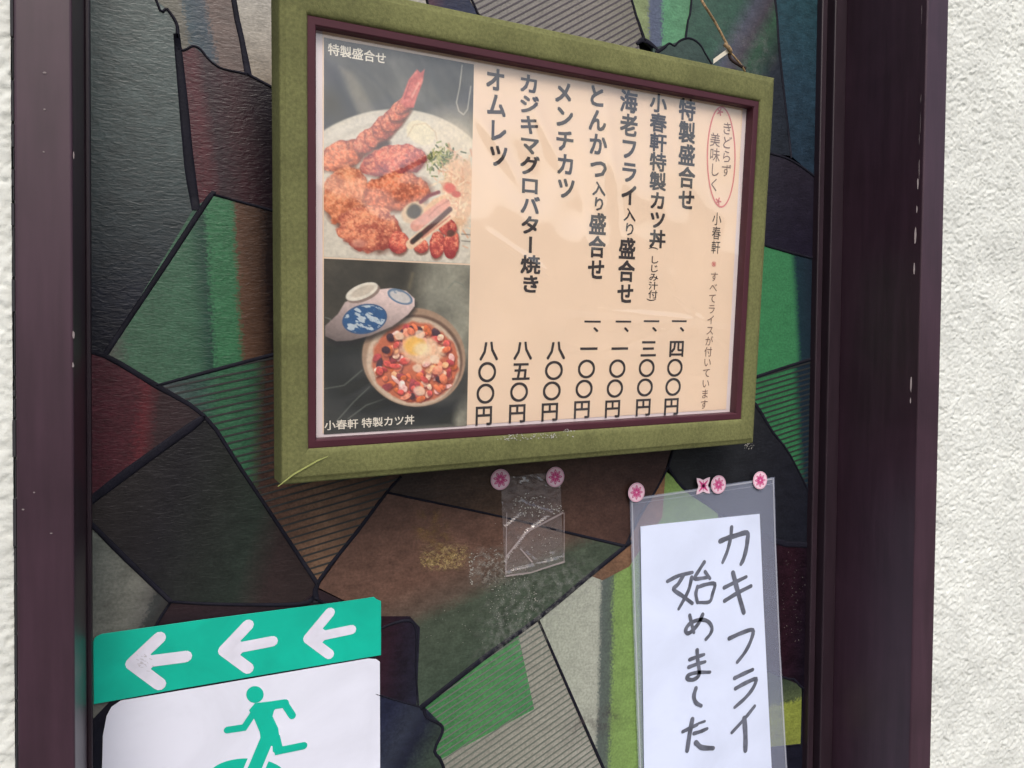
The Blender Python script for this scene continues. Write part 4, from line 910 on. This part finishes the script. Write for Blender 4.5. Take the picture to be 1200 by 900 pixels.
# ------------------------------------------------------------------ handwritten notice in a clear sleeve
nt_ = empty('handwritten_notice', tuple(W(835, 1010)), 'white handwritten notice in a clear plastic sleeve, hung on the right of the glass', 'notice')
pap = [(747.7, 616), (770, 613.2), (886.8, 601.3), (891, 700), (896, 800), (901, 900), (907, 1040), (754.5, 1040), (752, 900), (750, 760)]
mb = MB(); slab(mb, WALLP, gpoly(pap), .0042, .0046); pp_ = mb.build('paper', m_paper, nt_)
z7 = lambda x, y: (680 + x / 4.286, 530 + y / 4.286); z8 = lambda x, y: (680 + x / 4.286, 690 + y / 4.286)
PH = .0049
wr = [(z7, [(688, 442), (720, 428), (765, 414), (822, 400), (824, 440), (816, 490), (804, 532), (792, 556)], 20), (z7, [(745, 372), (740, 425), (724, 490), (700, 548)], 16),
      (z7, [(708, 674), (760, 648), (818, 620)], 16), (z7, [(710, 740), (775, 700), (842, 666)], 17), (z7, [(752, 600), (775, 690), (806, 798)], 21),
      (z7, [(424, 642), (480, 614), (548, 598)], 15), (z7, [(505, 610), (478, 655), (455, 682), (495, 712), (548, 752)], 16), (z7, [(545, 622), (528, 690), (480, 780)], 15),
      (z7, [(608, 546), (580, 590), (560, 628), (600, 626), (632, 620)], 15), (z7, [(612, 594), (636, 628)], 14), (z7, [(574, 668), (566, 705), (574, 748)], 15), (z7, [(574, 672), (615, 658), (660, 655), (650, 702), (634, 744), (580, 748)], 15),
      (z8, [(535, 126), (545, 170), (556, 212)], 15), (z8, [(600, 122), (578, 168), (540, 210), (520, 214), (516, 195), (538, 166), (585, 148), (625, 156), (646, 186), (640, 216), (616, 246)], 16),
      (z8, [(733, 242), (795, 214), (850, 200), (842, 250), (812, 310), (773, 360)], 17), (z8, [(760, 440), (805, 418), (850, 398)], 17), (z8, [(764, 492), (815, 464), (866, 445), (852, 490), (812, 540), (760, 586)], 17),
      (z8, [(860, 580), (812, 640), (746, 712)], 15), (z8, [(808, 640), (814, 720), (814, 802)], 22),
      (z8, [(535, 347), (570, 334), (606, 322)], 15), (z8, [(530, 385), (570, 370), (612, 358)], 15), (z8, [(572, 300), (575, 350), (582, 400), (578, 430), (550, 448), (522, 442), (530, 424), (570, 412), (636, 410)], 16),
      (z8, [(566, 490), (556, 530), (566, 562), (592, 578)], 17), (z8, [(500, 707), (535, 690), (572, 672)], 15), (z8, [(548, 645), (534, 720), (522, 802)], 20), (z8, [(578, 666), (610, 655)], 10), (z8, [(556, 716), (590, 706), (622, 692)], 15), (z8, [(566, 762), (595, 786), (652, 790)], 20)]
mb = MB()
for i, (zz, pts, wd) in enumerate(wr):
    pts = smooth_pts(pts, 4); uv = [WALLP.hit(*zz(*p)) for p in pts]; n = len(uv); s_ = mpx(830, 700) / 4.286
    stroke(mb, WALLP, uv, [wd * s_ * (1.32 + .16 * math.sin(k * 1.3 + i) * .5 - .25 * (k / n) ** 4) for k in range(n)], PH + .000012 * i)
mb.build('handwriting', m_marker, pp_)
m_slv = film_mat('sleeve_clear_film', haze=.16, tint=(205, 214, 242), rough=.16, ior=1.45, gloss=.9, bump=.06, bscale=26)
slv = [(736, 583.5), (800, 574), (905, 558.5), (907, 640), (912, 760), (920, 900), (928, 1045), (751, 1045), (746, 900), (740, 730)]
mb = MB(); slab(mb, WALLP, gpoly(slv), .0030, .0036); mb.build('clear_sleeve', m_slv, nt_)
mb = MB(); m_edge = film_mat('sleeve_welded_edge', haze=.42, tint=(215, 218, 228), rough=.2)
for line in ([(738, 584), (742, 730), (748, 900), (753, 1040)], [(903, 560), (905.5, 640), (910.5, 760), (918.5, 900), (926, 1040)], [(737, 585), (800, 576), (904, 560.5)]):
    stroke(mb, WALLP, [WALLP.hit(*p) for p in line], .0017, .0040, 0)
stroke(mb, WALLP, [WALLP.hit(*p) for p in ((737, 590), (800, 581), (904, 566))], .0004, .0041, 0)
mb.build('welded_edge', m_edge, nt_)

# ------------------------------------------------------------------ round flower stickers
def rosette(name, cx_, cy_, label, h, r=.0097, petals=8, rot=0, group='pink flower stickers holding things to the glass'):
    t = empty(name, tuple(W(cx_, cy_)), label, 'sticker', group); c = WALLP.hit(cx_, cy_)
    mb = MB(); k = 36; slab(mb, WALLP, [c + r * np.array([math.cos(2 * math.pi * i / k), math.sin(2 * math.pi * i / k)]) for i in range(k)], h - .0004, h); d0 = mb.build('disc', m_pinkw, t)
    mb = MB()
    for q in range(petals):
        a = 2 * math.pi * q / petals + rot; dv = np.array([math.cos(a), math.sin(a)]); nv = np.array([-dv[1], dv[0]])
        for s in (-1, 1):
            stroke(mb, WALLP, smooth_pts([c + dv * r * .12, c + dv * r * .45 + nv * s * r * .11, c + dv * r * .74], 3), r * .075, h + .00012, 0)
        stroke(mb, WALLP, [c + dv * r * .1, c + dv * r * .5], r * .09, h + .00018, 0)
    stroke(mb, WALLP, [c + r * .93 * np.array([math.cos(x), math.sin(x)]) for x in np.linspace(0, 2 * math.pi, 40)], r * .035, h + .00012, 0)
    o = mb.build('flower_print', m_pink, d0); return t
t5 = rosette('flower_sticker', 585.3, 561.5, 'round pale pink flower sticker, leftmost of the two just below the menu frame', .0022, rot=.2)
rosette('flower_sticker', 649.5, 558.6, 'round pale pink flower sticker at the top right of the torn clear plastic scrap', .0022)
rosette('flower_sticker', 742.2, 576, 'round pink flower sticker on the top left corner of the notice sleeve', .0058)
rosette('flower_sticker', 838, 567, 'round pink flower sticker touching the four-pointed one above the notice', .0056, rot=.1)
rosette('flower_sticker', 886.5, 562, 'round pink flower sticker on the top right corner of the notice sleeve', .0058)
t = empty('star_sticker', tuple(W(820, 569)), 'small four-pointed magenta and white sticker on the top edge of the notice sleeve', 'sticker', 'pink flower stickers holding things to the glass')
c = WALLP.hit(820.5, 568.5); mb = MB(); uv = []
for k in range(24):
    a = 2 * math.pi * k / 24 + math.pi / 4; r = .0092 * (1.32 if k % 6 == 0 else 1.0 if k % 6 in (1, 5) else .76 if k % 6 in (2, 4) else .66); uv.append(c + r * np.array([math.cos(a), math.sin(a)]))
slab(mb, WALLP, uv, .0048, .0052); s0 = mb.build('star', m_pinkw, t); mb = MB()
for k in range(4):
    a = math.pi / 4 + k * math.pi / 2; stroke(mb, WALLP, [c, c + .0078 * np.array([math.cos(a), math.sin(a)])], [.0034, .0009], .0054, 0)
    a += math.pi / 4; stroke(mb, WALLP, [c, c + .0050 * np.array([math.cos(a), math.sin(a)])], [.0018, .0005], .0053, 0)
mb.build('star_print', m_pink, s0)

# ------------------------------------------------------------------ torn clear plastic scrap
sc_ = empty('clear_plastic_scrap', tuple(W(628, 672)), 'crumpled torn scrap of clear plastic hanging under the menu from two flower stickers', 'plastic scrap')
q = [WALLP.hit(*p) for p in ((586, 560), (655, 552), (660, 660), (591, 676))]; nx, ny = 40, 64; v = []
for j in range(ny + 1):
    for i in range(nx + 1):
        a, b_ = i / nx, j / ny; p = q[0] * (1 - a) * (1 - b_) + q[1] * a * (1 - b_) + q[2] * a * b_ + q[3] * (1 - a) * b_
        h = .0012 + .0012 * abs(noise.noise(Vector((a * 3.4, b_ * 5, 2)))) + .0005 * noise.noise(Vector((a * 14, b_ * 20, 5)))
        for (s0_, s1_), (t0, t1) in (((.0, .86), (.42, .58)), ((.42, .58), (1, .40)), ((.25, .74), (.5, .90)), ((.0, .97), (1, .93)), ((.05, .5), (.3, .4)), ((.4, .3), (.9, .45))):
            dx, dy = t0 - s0_, t1 - s1_; t = max(0, min(1, ((a - s0_) * dx + (b_ - s1_) * dy) / (dx * dx + dy * dy))); h += .0011 * max(0, 1 - math.hypot(a - s0_ - t * dx, (b_ - s1_ - t * dy) * 1.5) / .045)
        v.append(WALLP.at(p[0], p[1], h))
f = [(j * (nx + 1) + i, (j + 1) * (nx + 1) + i, (j + 1) * (nx + 1) + i + 1, j * (nx + 1) + i + 1) for j in range(ny) for i in range(nx)]
obj('plastic_film', v, f, film_mat('scrap_clear_film', haze=.13, tint=(200, 186, 186), rough=.12, ior=1.9), sc_)
mb = MB()
for pts, wd in (([(591, 652), (612, 626), (620, 620), (658, 600)], 2.2), ([(608, 642), (622, 658)], 1.5), ([(591, 674), (620, 670), (660, 657)], 2.0), ([(659, 600), (659, 657)], 1.0), ([(592, 600), (591, 672)], 1.0)):
    pp = [WALLP.hit(*p) for p in pts]; stroke(mb, WALLP, pp, wd * mpx(620, 640), .0036, 0)
mb.build('fold_crease', film_mat('scrap_fold', haze=.4, tint=(200, 185, 185), rough=.3), sc_)
mb = MB(); flecks(mb, 622, 592, 24, 14, 110, .4, 1.6, h=.0034); flecks(mb, 652, 597, 8, 6, 20, .5, 1.8, h=.0034); flecks(mb, 640, 640, 18, 16, 30, .4, 1.2, h=.0034)
tag(mb.build('tape_residue', m_res, sc_), kind='stuff')
